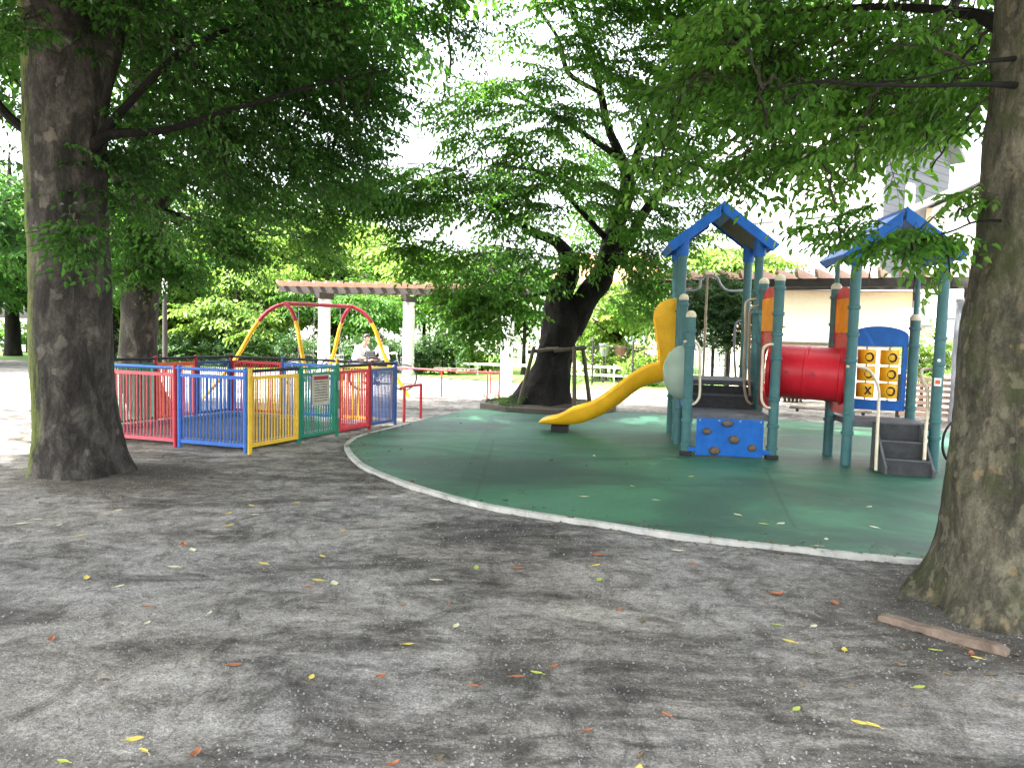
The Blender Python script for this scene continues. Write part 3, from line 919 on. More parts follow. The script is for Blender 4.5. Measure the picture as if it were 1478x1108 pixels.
k1 = [(250, 95, 8.6, 120, 100, 1.2, 210), (390, 60, 9.0, 120, 75, 1.3, 220), (500, 70, 9.6, 90, 80, 1.3, 190), (300, 190, 8.9, 130, 70, 1.2, 200),
      (430, 175, 9.6, 110, 70, 1.2, 200), (520, 200, 10.0, 65, 55, 1.0, 90), (180, 260, 8.2, 90, 60, 0.8, 90), (540, 130, 10.2, 50, 60, 1.0, 70),
      (330, 265, 9.2, 80, 40, 0.9, 70), (150, 20, 8.2, 120, 45, 1.0, 90), (20, 60, 8.6, 60, 80, 1.0, 60), (-30, 250, 9.0, 70, 110, 1.0, 50),
      (110, 315, 7.15, 55, 22, 0.25, 26, dict(droop=0.5)), (45, 20, 7.1, 60, 30, 0.3, 20), (200, 8, 7.4, 90, 22, 0.4, 34), (400, -5, 8.0, 130, 25, 0.6, 60),
      (640, -4, 10.5, 90, 22, 0.8, 60), (480, 240, 10.4, 60, 40, .9, 50), (270, 330, 9.5, 60, 35, .7, 28)]
_o = dict(scale=2.0, leaf=0.14)
wc1 = [((-7.2, 6.5, 6.8), (2.6, 2.4, 1.0), 150, _o), ((-3.4, 6.2, 7.4), (2.6, 2.2, 1.0), 170, _o), ((-5.6, 3.4, 6.8), (2.8, 2.2, 0.9), 170, _o), ((-2.2, 3.2, 7.2), (2.5, 2.2, 0.9), 160, _o),  # leaf masses added above the view, laid out to shade the foreground
       ((-6.6, 0.6, 6.6), (2.8, 2.2, 0.9), 150, _o), ((-3.0, 0.2, 6.8), (2.6, 2.0, 0.9), 140, _o), ((-4.3, 9.5, 7.8), (3.0, 2.0, 1.2), 160, _o), ((-0.6, 6.6, 7.8), (2.3, 1.9, 0.9), 150, _o), ((-9.6, 4.0, 6.4), (2.0, 3.0, 1.0), 120, _o), ((-8.2, 9.2, 7.0), (2.0, 2.0, 1.1), 100, _o)]
hero_tree("zelkova_tree", "massive mossy zelkova with thick dark trunk standing left of the coloured fence", b1, t1, l1, k1, M['bark_a'], M['leaf_dark'], 0.13, 0.075, 0.85, wc1, sides=72, amp=0.028, seed=2.0, dens=0.42, wdens=1.35)

# --- tree 2: behind the fenced pen
c2 = G(205, 604); b2 = (c2.x, c2.y + 0.5); Y2 = b2[1]
t2 = [(b2[0], Y2, -0.1, 0.31), PP(201, 540, Y2, 0.30), PP(202, 440, Y2, 0.285), PP(206, 350, Y2, 0.28), PP(212, 300, Y2, 0.27), PP(205, 240, Y2, 0.18), PP(200, 100, Y2, 0.14), PP(210, -100, Y2, 0.06)]
l2 = [[PP(218, 310, Y2, 0.16), PP(238, 285, Y2, 0.13), PP(275, 252, Y2, 0.08), PP(345, 200, Y2 + .2, 0.05), PP(420, 140, Y2 + .6, 0.02)],
      [PP(208, 320, Y2, 0.14), PP(180, 280, Y2, 0.10), PP(140, 220, Y2, 0.06), PP(60, 150, Y2, 0.03)],
      [PP(222, 390, Y2 - .1, 0.045), PP(265, 415, Y2 - .1, 0.03), PP(290, 428, Y2, 0.015)],
      [PP(225, 300, Y2, 0.05), PP(280, 318, Y2, 0.03), PP(340, 345, Y2, 0.015)]]
k2 = [(295, 310, 12.4, 60, 16, 0.5, 38), (330, 345, 12.6, 55, 14, 0.5, 36), (270, 375, 12.4, 55, 20, 0.5, 42), (200, 350, 12.2, 45, 45, 0.5, 50),
      (350, 375, 12.8, 40, 10, 0.4, 18), (180, 300, 12.4, 60, 40, 0.7, 60), (380, 290, 13.2, 80, 28, 0.8, 60), (450, 310, 13.4, 60, 35, 0.7, 48),
      (470, 350, 13.4, 40, 30, .6, 22), (170, 400, 12.6, 30, 40, 0.5, 25), (520, 280, 13.6, 70, 30, 0.8, 60), (400, 215, 13.2, 100, 60, 1.0, 110), (280, 200, 13, 100, 80, 1.0, 120), (130, 180, 13.4, 120, 90, 1.0, 110)]
wc2 = [((-6.2, 13.5, 7.0), (3.4, 2.6, 1.5), 190, dict(scale=1.9, leaf=0.12)), ((-3.6, 14.2, 7.3), (2.2, 2.0, 1.2), 90, dict(scale=1.9, leaf=0.12)), ((-9.5, 12.0, 6.5), (2.6, 2.2, 1.5), 120, dict(scale=1.9, leaf=0.12))]
hero_tree("zelkova_tree", "grey-trunked tree forking low just behind the fenced pen, partly behind the massive mossy trunk", b2, t2, l2, k2, M['bark_c'], M['leaf_dark'], 0.05, 0.085, 0.95, wc2, sides=40, amp=0.03, seed=9.0, dens=0.6)

# --- tree 3: centre, dark forked trunk in its kerb ring
c3 = G(785, 592); b3 = (c3.x, c3.y + 0.35); Y3 = b3[1]
t3 = [(b3[0] - 0.02, Y3, -0.1, 0.52), PP(790, 560, Y3, 0.46), PP(800, 520, Y3, 0.37), PP(806, 490, Y3, 0.355), PP(812, 462, Y3, 0.37), PP(808, 425, Y3, 0.26), PP(822, 385, Y3, 0.20), PP(806, 352, Y3 - .1, 0.12), PP(768, 334, Y3 - .2, 0.09), PP(723, 303, Y3 - .4, 0.065), PP(680, 275, Y3 - .6, 0.03)]
l3 = [[PP(822, 478, Y3, 0.26), PP(842, 437, Y3, 0.25), PP(868, 400, Y3, 0.23), PP(888, 330, Y3, 0.19), PP(906, 268, Y3, 0.14), PP(895, 225, Y3, 0.10), PP(878, 185, Y3, 0.08), PP(866, 130, Y3, 0.065), PP(844, 57, Y3, 0.055), PP(820, 5, Y3, 0.04), PP(800, -80, Y3, 0.02)],
      [PP(870, 395, Y3, 0.17), PP(905, 350, Y3, .13), PP(935, 300, Y3 - .1, 0.10), PP(973, 262, Y3 - .1, 0.08), PP(1040, 212, Y3 - .2, 0.04), PP(1100, 180, Y3 - .3, 0.02)],
      [PP(897, 230, Y3, 0.07), PP(832, 186, Y3 - .1, 0.05), PP(802, 167, Y3 - .2, 0.045), PP(730, 133, Y3 - .4, 0.02), PP(650, 110, Y3 - .5, 0.01)],
      [PP(868, 135, Y3, 0.05), PP(821, 106, Y3, 0.05), PP(806, 57, Y3, 0.04), PP(776, 8, Y3, 0.03), PP(760, -60, Y3, 0.015)],
      [PP(848, 70, Y3, 0.05), PP(870, 20, Y3, 0.045), PP(900, 2, Y3, 0.03), PP(960, -10, Y3, 0.015)],
      [PP(905, 262, Y3, 0.10), PP(935, 180, Y3, 0.07), PP(965, 110, Y3, 0.05), PP(1000, 40, Y3, 0.03)],
      [PP(880, 350, Y3, 0.07), PP(820, 285, Y3 - .3, 0.05), PP(783, 250, Y3 - .4, 0.035), PP(715, 239, Y3 - .6, 0.015)],
      [PP(820, 385, Y3, 0.06), PP(770, 400, Y3 - .5, 0.04), PP(720, 400, Y3 - .9, 0.02)],
      [PP(820, 400, Y3, 0.06), PP(800, 420, Y3 - .8, 0.04), PP(740, 430, Y3 - 1.4, 0.02)],
      [PP(880, 380, Y3, 0.08), PP(920, 380, Y3 - .3, 0.06), PP(925, 420, Y3 - .4, 0.03)]]
k3 = [(800, 395, 14.9, 26, 14, 0.3, 18), (895, 305, 14.7, 40, 22, 0.6, 46), (835, 375, 14.8, 36, 18, 0.4, 26), (905, 355, 14.9, 30, 20, 0.4, 30), (870, 270, 14.8, 40, 20, .5, 34), (985, 330, 14.4, 20, 20, .4, 20), (700, 110, 14.8, 60, 22, 0.8, 50), (770, 130, 14.6, 60, 30, 0.9, 65), (690, 150, 14.4, 70, 16, 0.7, 46), (640, 145, 14.2, 40, 12, 0.5, 22), (740, 185, 14.5, 55, 20, .8, 40), (660, 180, 14.2, 35, 12, .5, 16),
      (820, 170, 14.4, 50, 30, 0.8, 60), (640, 245, 14.0, 110, 24, 0.9, 120), (540, 262, 13.6, 70, 26, 0.8, 75), (720, 235, 14.4, 90, 22, 0.9, 80), (800, 250, 14.4, 70, 35, 0.9, 90),
      (590, 285, 13.8, 70, 16, 0.7, 50), (690, 275, 14.0, 70, 16, .7, 46), (850, 235, 16.4, 50, 40, 1.0, 60), (760, 305, 14.6, 70, 26, 1.0, 70), (860, 320, 17.0, 60, 40, 1.0, 70),
      (665, 400, 13.4, 36, 18, 0.6, 40), (715, 395, 13.4, 60, 30, 1.0, 95), (660, 360, 14.0, 70, 24, 0.9, 70), (745, 370, 14.0, 50, 34, 1.0, 80), (665, 425, 13.2, 36, 14, 0.6, 32), (725, 425, 13.4, 48, 18, 0.7, 50), (690, 445, 13.2, 50, 14, .6, 36),
      (600, 345, 13.8, 40, 14, .6, 28),
      (900, 90, 14.6, 60, 60, 1.0, 90), (830, 60, 14.6, 70, 50, 1.0, 80), (950, 160, 14.2, 60, 60, 1.0, 100), (945, 225, 14.6, 50, 45, 1.0, 80), (960, 300, 14.0, 40, 30, .8, 45), (940, 365, 14.2, 36, 40, 0.8, 75), (940, 410, 13.8, 30, 25, .6, 32), (915, 425, 16.0, 32, 22, .6, 34), (1000, 230, 14.0, 50, 45, 0.9, 65), (1030, 130, 14.2, 60, 60, 1.0, 85), (960, 50, 14.4, 60, 50, 1.0, 75),
      (880, 10, 14.6, 120, 35, 1.2, 110), (1030, 290, 14, 30, 20, .6, 20), (740, 20, 14.6, 40, 25, .7, 22)]
wc3 = [((-1.0, 10.0, 7.8), (2.4, 1.7, 0.8), 130, dict(scale=1.8, leaf=0.12)), ((1.8, 14.4, 9.0), (3.0, 2.6, 1.0), 110, dict(scale=1.9, leaf=0.13)), ((3.4, 13.4, 7.6), (1.8, 1.8, 1.0), 70, dict(scale=1.8, leaf=0.13)), ((0.5, 12.6, 8.4), (2.6, 1.8, 0.9), 100, dict(scale=1.9, leaf=0.13))]  # first leaf mass added out of view to shade the play surface
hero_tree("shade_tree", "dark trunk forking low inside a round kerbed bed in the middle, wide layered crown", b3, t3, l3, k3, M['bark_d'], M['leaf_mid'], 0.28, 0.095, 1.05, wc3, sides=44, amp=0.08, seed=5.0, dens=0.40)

# --- tree 4: right foreground
b4 = (3.16, 4.55); Y4 = b4[1]
def xr(py, edge_px_, r):     # trunk centre whose left edge is seen at edge_px_
    p = P(edge_px_, py, Y4); return (p.x + r, Y4, p.z, r)
t4 = [(3.14, Y4, -0.12, 0.46), (3.13, Y4, 0.32, 0.44), xr(700, 1378, 0.43), xr(600, 1390, 0.42), xr(500, 1400, 0.41), xr(400, 1414, 0.39), xr(300, 1425, 0.37), xr(200, 1433, 0.35), xr(80, 1444, 0.33), xr(-50, 1452, 0.32), xr(-300, 1460, 0.26), xr(-600, 1440, 0.16), xr(-900, 1400, 0.07)]
l4 = [[PP(1530, 128, Y4 + .1, 0.035), PP(1432, 122, Y4 - .2, 0.015), PP(1330, 124, Y4 - .3, 0.012), PP(1240, 122, Y4 - .3, 0.011), PP(1180, 118, Y4 - .2, 0.008), PP(1100, 130, Y4, 0.005)],
      [PP(1530, 80, Y4 + .1, 0.03), PP(1420, 90, Y4 - .2, 0.009), PP(1330, 112, Y4 - .25, 0.006), PP(1240, 122, Y4 - .2, 0.006)],
      [PP(1530, 330, Y4 + .1, 0.012), PP(1425, 318, Y4 - .15, 0.008), PP(1370, 335, Y4 - .1, 0.006), PP(1300, 352, Y4, 0.005), PP(1220, 345, Y4 + .1, 0.003)],
      [PP(1500, -60, Y4, 0.14), PP(1380, -140, Y4 + .2, 0.09), PP(1200, -180, Y4 + .6, 0.05), PP(950, -200, Y4 + 1.0, 0.02)],
      [PP(1520, -200, Y4, 0.16), PP(1350, -420, Y4 - .3, 0.10), PP(1000, -600, Y4 - .5, 0.05), PP(500, -700, Y4 - .6, 0.02)],
      [PP(1480, 60, Y4, 0.08), PP(1400, 20, Y4 + .9, 0.04), PP(1250, 10, Y4 + 1.8, 0.025), PP(1100, 20, Y4 + 2.4, 0.012)],
      [PP(1470, 20, Y4, 0.07), PP(1410, -30, Y4 + 1.2, 0.05), PP(1330, 60, Y4 + 2.8, 0.03), PP(1200, 130, Y4 + 3.6, 0.012)]]
S4 = dict(scale=0.62)
k4 = [(1180, 40, 6.8, 60, 34, 0.7, 60), (1070, 30, 7.0, 60, 36, 0.7, 55), (1290, 20, 6.4, 60, 30, 0.7, 55), (1400, 30, 6.0, 45, 40, .6, 36), (1240, 95, 6.6, 60, 24, 0.6, 42), (1110, 100, 6.8, 60, 28, 0.6, 50),
      (1340, 95, 5.8, 60, 26, 0.5, 32), (1010, 95, 7.2, 50, 34, 0.7, 40), (1160, 165, 6.4, 60, 26, 0.5, 42), (1080, 195, 6.6, 50, 26, 0.5, 30), (1250, 170, 6.0, 50, 22, 0.4, 22), (1350, 165, 5.4, 50, 22, 0.35, 18), (980, 150, 6.4, 60, 14, 0.35, 18), (960, 205, 6.4, 36, 8, 0.3, 7),
      (1370, 200, 4.9, 40, 20, 0.25, 9, S4), (1400, 120, 4.8, 36, 30, 0.3, 13, S4), (1240, 200, 4.9, 50, 14, 0.3, 10, S4), (1130, 140, 5.2, 70, 26, 0.4, 18, S4), (1290, 70, 4.8, 80, 24, 0.3, 16, S4), (1060, 60, 5.0, 70, 20, .3, 12, S4), (1170, 225, 5.4, 60, 14, .3, 12, S4),
      (1215, 335, 4.55, 50, 12, 0.12, 15, dict(scale=0.42, droop=0.1)), (1310, 350, 4.45, 55, 12, 0.12, 17, dict(scale=0.42, droop=0.45)), (1370, 370, 4.4, 35, 16, 0.12, 11, dict(scale=0.42, droop=0.5)), (1260, 370, 4.5, 45, 12, 0.12, 12, dict(scale=0.42, droop=0.2)), (1320, 392, 4.45, 25, 12, 0.1, 6, dict(scale=0.4, droop=0.7)), (1385, 300, 4.5, 30, 10, 0.1, 7, dict(scale=0.4)), (1110, 240, 5.6, 30, 10, .3, 5, S4)]
wc4 = [((2.4, 5.4, 6.2), (2.4, 2.2, 0.9), 110, _o), ((0.8, 3.8, 6.6), (2.2, 2.0, 0.8), 120, _o), ((1.6, 7.8, 7.2), (2.2, 1.8, 0.9), 120, _o), ((0.6, 0.8, 6.4), (2.4, 1.8, 0.8), 100, _o),  # unseen overhead leaves, placed to keep sun off the ground
       ((3.4, 2.4, 6.2), (2.0, 2.0, 0.9), 80, _o), ((4.2, 7.6, 7.4), (1.8, 1.8, .9), 60, _o)]
hero_tree("plane_tree", "nearest tree at the right edge with flaking yellowish lichen-spotted bark", b4, t4, l4, k4, M['bark_b'], M['leaf_near'], 0.26, 0.082, 0.95, wc4, sides=84, amp=0.03, seed=3.0, dens=0.45, wdens=1.15)

# ------------------------------------------------------------------ background trees
def bg_tree(name, label, px, Y, ztop, zbot, r, leafmat, n=120, trunk_r=0.14, scale=2.0, leaf=0.16, bark='bark_d', lean=0.0, tone=None, group=None, squash=1.0, limbs=5):
    c = P(px, 480, Y); x, y = c.x, Y
    root = thing(name, label, 'tree', (x, y, 0), group)
    mb = MB()
    skel = bark_tube(mb, [(x, y, -0.05, trunk_r * 1.2), (x + lean * .3, y, zbot * 0.5 + .3, trunk_r), (x + lean, y, (zbot + ztop) / 2, trunk_r * 0.7), (x + lean, y, ztop - 0.4, 0.02)], 12, 0.06, px, 0.04, k=4)
    for i in range(limbs):
        a = random.random() * 2 * PI; z0 = zbot * 0.8 + (ztop - zbot) * 0.4 * random.random()
        dx, dy = math.cos(a) * r * 0.7, math.sin(a) * r * 0.7
        skel += bark_tube(mb, [(x + lean * .5, y, z0, trunk_r * 0.5), (x + lean * .6 + dx * .5, y + dy * .5, z0 + (ztop - zbot) * .2, trunk_r * .3), (x + lean + dx, y + dy, z0 + (ztop - zbot) * .35, 0.02)], 7, 0.08, px + i, 0, k=3)
    mb.build("trunk", M[bark], root, smooth=True)
    cr = Crown()
    nl = 7
    zc = (ztop + zbot) / 2
    for i in range(nl):
        a = 2.4 * i + px; q = 0.55 * r
        cz = zbot + (ztop - zbot) * (0.2 + 0.65 * ((i * 0.618) % 1))
        rr = r * (0.55 + 0.25 * random.random())
        cluster(cr, skel, (x, y), (x + lean + math.cos(a) * q, y + math.sin(a) * q * squash, cz), (rr, rr * squash, (ztop - zbot) * 0.26), n // nl, scale, leaf, 0.25, tone=tone, lay=False, ratio=0.55)
    cr.finish("crown", root, leafmat)
    return root

LM, LL, LD, LH = M['leaf_mid'], M['leaf_lime'], M['leaf_dark'], M['leaf_hedge']
bt = "trees beyond the pergola"
bg_tree("tree", "sunlit lime tree left of the pergola roof behind the lamp post", 275, 33, 6.8, 1.0, 2.9, LL, 380, 0.2, lean=.3)
bg_tree("tree", "light green tree rising behind the left end of the pergola roof", 400, 36, 7.6, 1.2, 3.2, LL, 400, 0.2)
bg_tree("tree", "bright tree behind the swing frame under the pergola roof", 345, 29, 4.2, 0.9, 2.0, LL, 260, 0.1, scale=1.6, leaf=.13)
bg_tree("tree", "small fresh green tree behind the middle of the pergola roof", 520, 35, 6.0, 1.6, 2.6, LL, 300, 0.16)
bg_tree("tree", "slender young tree between pergola column and hedge end", 612, 31, 5.0, 2.0, 1.5, LL, 130, 0.07, scale=1.5, leaf=.13)
bg_tree("tree", "thin straight sapling left of the white pergola column", 655, 27, 4.4, 1.7, 1.1, LM, 90, 0.06, scale=1.4, leaf=.12)
bg_tree("tree", "thin dark-stemmed sapling among the saplings near the white column", 682, 28.5, 4.6, 1.9, 1.0, LL, 80, 0.05, scale=1.4, leaf=.12)
bg_tree("tree", "sapling standing immediately right of the white pergola column", 757, 27, 4.2, 1.2, 1.1, LM, 90, 0.07, scale=1.4, leaf=.12)
bg_tree("tree", "lime shrub tree right of the forked dark trunk behind the railing", 895, 25, 3.3, 1.3, 1.7, LL, 170, 0.08, scale=1.4, leaf=.12)
bg_tree("tree", "pale green crown seen between the two posts of the left play tower", 1058, 27, 4.9, 3.0, 1.9, LL, 190, 0.12, scale=1.6, leaf=.13)
bg_tree("tree", "large shaded tree at far left behind the mossy trunk", 18, 31, 8.5, 2.6, 4.2, LD, 420, 0.26, scale=2.2, leaf=.17)
bg_tree("tree", "dark tree far left between the two zelkova trunks", 170, 30, 8.0, 2.0, 3.0, LM, 300, 0.2, scale=2.0, leaf=.16)
bg_tree("tree", "tall distant tree above the pergola slats near the sky gap", 470, 44, 8.2, 2.5, 3.6, LL, 300, 0.22, scale=2.4, leaf=.18)
bg_tree("tree", "shaded tree at the far left edge with low sweeping boughs", -60, 24, 7.5, 1.9, 3.2, LD, 330, 0.2, scale=1.9, leaf=.15)
bg_tree("tree", "wide old tree with crooked limbs beneath the pergola roof", 478, 30, 3.6, 1.9, 2.6, LM, 200, 0.22, scale=1.6, leaf=.13, lean=.6, limbs=7)

def bush(name, label, px, Y, z0, z1, rx, ry, leafmat, n, leaf=0.10, scale=0.9, cat='bush', box=False, yaw=0.0, stems=True, x=None):
    """leafy mass: sprays over an ellipsoid or a hedge box, on woody stems"""
    if x is None: x = P(px, 480, Y).x
    root = thing(name, label, cat, (x, Y, 0))
    ns = (2 if z0 > 1 else 5) if not box else max(4, int(rx * 2.2))
    for i in range(ns):
        fx = (i + 0.5) / ns * 2 - 1
        xx = x + fx * rx * (0.9 if box else 0.35)
        MB().tube([(xx, Y, -0.03), (xx + random.uniform(-.1, .1), Y + random.uniform(-.1, .1), z1 * 0.5), (xx + fx * rx * (0 if box else 0.4), Y, z1 * 0.85)], [0.04, 0.03, 0.01], 6).build("stem", M['twig'], root, smooth=True)
    cr = Crown()
    if box:
        p = np.stack([x + (RNG.random(n) * 2 - 1) * rx, Y + (RNG.random(n) * 2 - 1) * ry, z0 + RNG.random(n) ** 0.7 * (z1 - z0)], -1)
        p[:, 2] += 0.10 * np.sin(p[:, 0] * 2.1) + 0.07 * np.sin(p[:, 0] * 5.3)
    else:
        d = norm(RNG.normal(0, 1, (n, 3))); r_ = RNG.random(n) ** (1 / 2.6)
        p = np.array([x, Y, (z0 + z1) / 2]) + d * r_[:, None] * np.array([rx, ry, (z1 - z0) / 2])
        p *= 1
    yaw_ = RNG.random(n) * 2 * PI
    cr.sprays(p, yaw_, 0.2 + RNG.normal(0, .5, n), RNG.normal(0, .6, n), scale * (0.6 + .6 * RNG.random(n)) * 0.7, leaf, 0.55)
    cr.finish("foliage", root, leafmat)
    return root

bush("hedge", "clipped dark hedge behind the colourful pen and swing", 0, 27.5, 0.1, 0.95, 5.2, 0.5, LH, 620, 0.10, 1.0, 'hedge', True, x=-8.6)
bush("hedge", "short clipped hedge behind the seated people and pale pergola column", 0, 26.2, 0.1, 1.05, 1.7, 0.5, LH, 300, 0.10, 1.0, 'hedge', True, x=-3.5)
bush("hedge", "low hedge in the far left distance behind the mossy trunk", 0, 34.5, 0.1, 1.1, 6.0, 0.5, LM, 500, 0.12, 1.2, 'hedge', True, x=-21)
bush("bush", "glossy climbing bush filling the view through the left play tower", 1043, 15.8, 1.25, 2.75, 0.95, 0.6, LH, 330, 0.085, 0.75)
bush("bush", "lime flowering shrub behind the white railing beside the yellow slide", 885, 24.5, 0.1, 1.3, 1.3, 0.6, LL, 130, 0.10, 0.9)
bush("bush", "sunlit yellow-green shrub left of the slide top", 935, 23.0, 0.05, 0.95, 0.9, 0.6, LL, 100, 0.10, 0.9)
bush("bush", "light shrub growing at the foot of the white pergola column", 690, 28.0, 0.1, 1.2, 1.4, 0.5, LL, 110, 0.10, 0.9)
bush("bush", "sunlit shrub beyond the hedge at left of the lamp post", 300, 31.0, 0.3, 1.9, 3.2, 0.8, LL, 330, 0.14, 1.5)
bush("bush", "green shrub glowing behind the right play tower posts", 1345, 17.2, 0.6, 1.75, 0.75, 0.4, LL, 90, 0.09, 0.8)
bush("bush", "pale shrub in front of the cream house under the long pergola", 1150, 18.6, 0.2, 1.1, 0.7, 0.4, LL, 60, 0.09, 0.8)

# ------------------------------------------------------------------ fenced toddler pen
A = G(358, 652); B = G(570, 612); E_ = G(172, 636)
A.z = B.z = E_.z = 0
uf = (E_ - A).normalized()
C_ = A + uf * 3.15
D = C_ + (B - A)
pen = thing("pen_fence", "low multicoloured barred fence around a toddler play pen with black top rails", "fence", ((A + D) / 2))
H = 1.0
def lerp(a, b, t): return a * (1 - t) + b * t
def pen_panel(p, q, mat, nb, lab, gate=False):
    nb = int(nb * 1.25)
    d = (q - p).normalized(); a = p + d * 0.045; b = q - d * 0.045
    mb = MB()
    zb, zt = 0.07, 0.90
    for z in (zb, zt): mb.bar(a + V(0, 0, z), b + V(0, 0, z), 0.032, 0.042)
    if gate: mb.bar(a + V(0, 0, 0.98), b + V(0, 0, 0.98), 0.032, 0.03)
    for e in (a, b): mb.bar(e + V(0, 0, zb - .02), e + V(0, 0, (0.99 if gate else zt + .02)), 0.034, 0.034, up=d)
    for i in range(nb):
        t = (i + 1) / (nb + 1); e = lerp(a, b, t)
        mb.tube([e + V(0, 0, zb), e + V(0, 0, zt)], 0.0092, 7)
    o = mb.build("gate" if gate else "fence_panel", M[mat], pen)
    if lab: o['label'] = lab
    return o
def pen_post(p, mat, h=H):
    mb = MB(); mb.tube([p + V(0, 0, -0.03), p + V(0, 0, h)], 0.027, 12); mb.lathe(p + V(0, 0, h), [(0.030, 0), (0.028, 0.018), (0.012, 0.026)], 12)
    mb.build("fence_post", M[mat], pen, smooth=True)
def pen_rail(p, q, mat, z=0.985):
    d = (q - p).normalized()
    MB().tube([p + V(0, 0, z), q + V(0, 0, z)], 0.021, 10).build("top_rail", M[mat], pen, smooth=True)
front = [A, lerp(A, C_, 1 / 3), lerp(A, C_, 2 / 3), C_]
pen_panel(front[0], front[1], 'f_blue', 15, 'blue barred panel at the near corner')
pen_panel(front[1], front[2], 'f_pink', 14, 'red barred panel left of the blue one')
pen_panel(front[2], front[3], 'f_yellow', 14, None)
for p, m_ in ((front[1] + uf * 0.035, 'f_red'), (front[1] - uf * 0.035, 'f_blue'), (front[2], 'f_pink'), (front[3], 'f_yellow'), (A + uf * 0.035, 'f_blue'), (A + V(0.03, -0.02, 0), 'f_yellow')): pen_post(p, m_)
for i in range(3): pen_rail(front[i], front[i + 1], 'f_blue')
ts = [0, 0.285, 0.535, 0.78, 1.0]
rs = [lerp(A, B, t) for t in ts]
pen_panel(rs[0], rs[1], 'f_yellow', 12, 'yellow barred panel beside the gate')
pen_panel(rs[2], rs[3], 'f_red', 12, 'red barred panel right of the gate')
pen_panel(rs[3], rs[4], 'f_navy', 12, 'dark blue end panel')
gate = pen_panel(rs[1], rs[2], 'f_green', 11, 'green gate with a notice on it', gate=True)
for p, m_ in ((rs[1], 'f_green'), (rs[2], 'f_green'), (rs[3], 'f_crimson'), (rs[4], 'f_navy')): pen_post(p, m_)
for i in (0, 2, 3): pen_rail(rs[i], rs[i + 1], 'black_rail')
far = [lerp(D, B, t) for t in (0, 0.33, 0.66, 1.0)]
for i, m_ in enumerate(('f_red', 'f_blue', 'f_yellow')):
    pen_panel(far[i], far[i + 1], m_, 15, ('red', 'blue', 'yellow')[i] + ' panel on the far side'); pen_rail(far[i], far[i + 1], 'black_rail')
    pen_post(far[i], ('f_crimson', 'f_navy', 'f_yellow')[i])
lf = [lerp(C_, D, t) for t in (0, 0.27, 0.52, 0.76, 1.0)]
for i, m_ in enumerate(('f_yellow', 'f_green', 'f_orange', 'f_navy')):
    pen_panel(lf[i], lf[i + 1], m_, 12, None); pen_rail(lf[i], lf[i + 1], 'black_rail')
    if i: pen_post(lf[i], ('f_green', 'f_green', 'f_crimson', 'f_crimson')[i])
# notice board on the gate: red header and rows of small dark writing
dr_ = (rs[2] - rs[1]).normalized(); nrm_ = V(dr_.y, -dr_.x, 0)
if nrm_.dot(CAMP - rs[1]) < 0: nrm_ = -nrm_
gc = lerp(rs[1], rs[2], 0.5) + V(0, 0, 0.68) + nrm_ * 0.03
sg = MB().box(gc, 0.36, 0.012, 0.42, u=dr_).build("sign_board", paint("sign_cream", (0.45, 0.42, 0.34), 0.6), gate)
MB().box(gc + nrm_ * 0.008 + V(0, 0, 0.165), 0.31, 0.004, 0.05, u=dr_).build("sign_header", M['f_crimson'], gate)
for row in range(8):
    x_ = -0.14; mb = MB()
    while x_ < 0.13:
        wd = random.uniform(0.012, 0.026)
        mb.box(gc + nrm_ * 0.008 + dr_ * (x_ + wd / 2) + V(0, 0, 0.11 - row * 0.037), wd, 0.003, random.uniform(0.007, 0.013), u=dr_); x_ += wd + 0.007
    mb.build("sign_writing", M['dark_steel'], gate)
for z in (0.72, 0.32):
    MB().box(rs[2] + V(0, 0, z) - dr_ * 0.01 + nrm_ * 0.03, 0.05, 0.02, 0.13, u=dr_).build("hinge", M['steel'], gate, bevel=0.004)
# sand bed and timber rim inside
i_ = 0.32
def inset(p): 
    cc = (A + D) / 2; return lerp(p, cc, 0.16)
q4 = [inset(A), inset(B), inset(D), inset(C_)]
sheet("sand_bed", [tuple(p[:2]) for p in q4], 0.006, M['sand'])
rim = MB()
for i in range(4):
    a, b = q4[i], q4[(i + 1) % 4]; d = (b - a).normalized()
    rim.bar(a + V(0, 0, 0.03) + d * 0.0, b + V(0, 0, 0.03) - d * 0.085, 0.08, 0.07)
tag(rim.build("sandpit_rim", M['concrete_g'], bevel=0.006), "low grey concrete rim framing the dark sand inside the pen", "kerb")

# ------------------------------------------------------------------ swing
sw0 = G(440, 575)
swing = thing("swing_set", "arched red and yellow tubular swing frame behind the coloured pen", "swing", (sw0.x, 16.0, 0))
La, Ra = P(411, 438, 15.5), P(508, 442.5, 17.2)
def foot(px, Y):
    p = P(px, 560, Y); return V(p.x, Y, -0.02)
frame_r, frame_y = MB(), MB()
def leg(apex, ft, bulge):
    top = V(apex.x, apex.y, apex.z)
    m1 = lerp(top, ft, 0.30) + V(bulge * 0.10, 0, 0.12)
    pts = [Vector(p) for p in smooth_path([tuple(top), tuple(lerp(top, ft, 0.12) + V(bulge * .10, 0, 0.10)), tuple(m1), tuple(lerp(top, ft, 0.6) + V(0, 0, .03)), tuple(ft)], 7)]
    k = int(len(pts) * 0.42)
    frame_r.tube(pts[:k + 1], 0.040, 14); MB().tube(pts[k:], 0.041, 14).build("leg", M['pyellow'], swing, smooth=True)
leg(La, foot(293, 15.9), -1); leg(La, foot(458, 15.0), 0.6)
leg(Ra, foot(591, 17.3), 1.2); leg(Ra, foot(462, 17.9), -0.5)
frame_r.tube([La, Ra], 0.042, 14)
frame_r.build("top_frame", M['f_crimson'], swing, smooth=True)
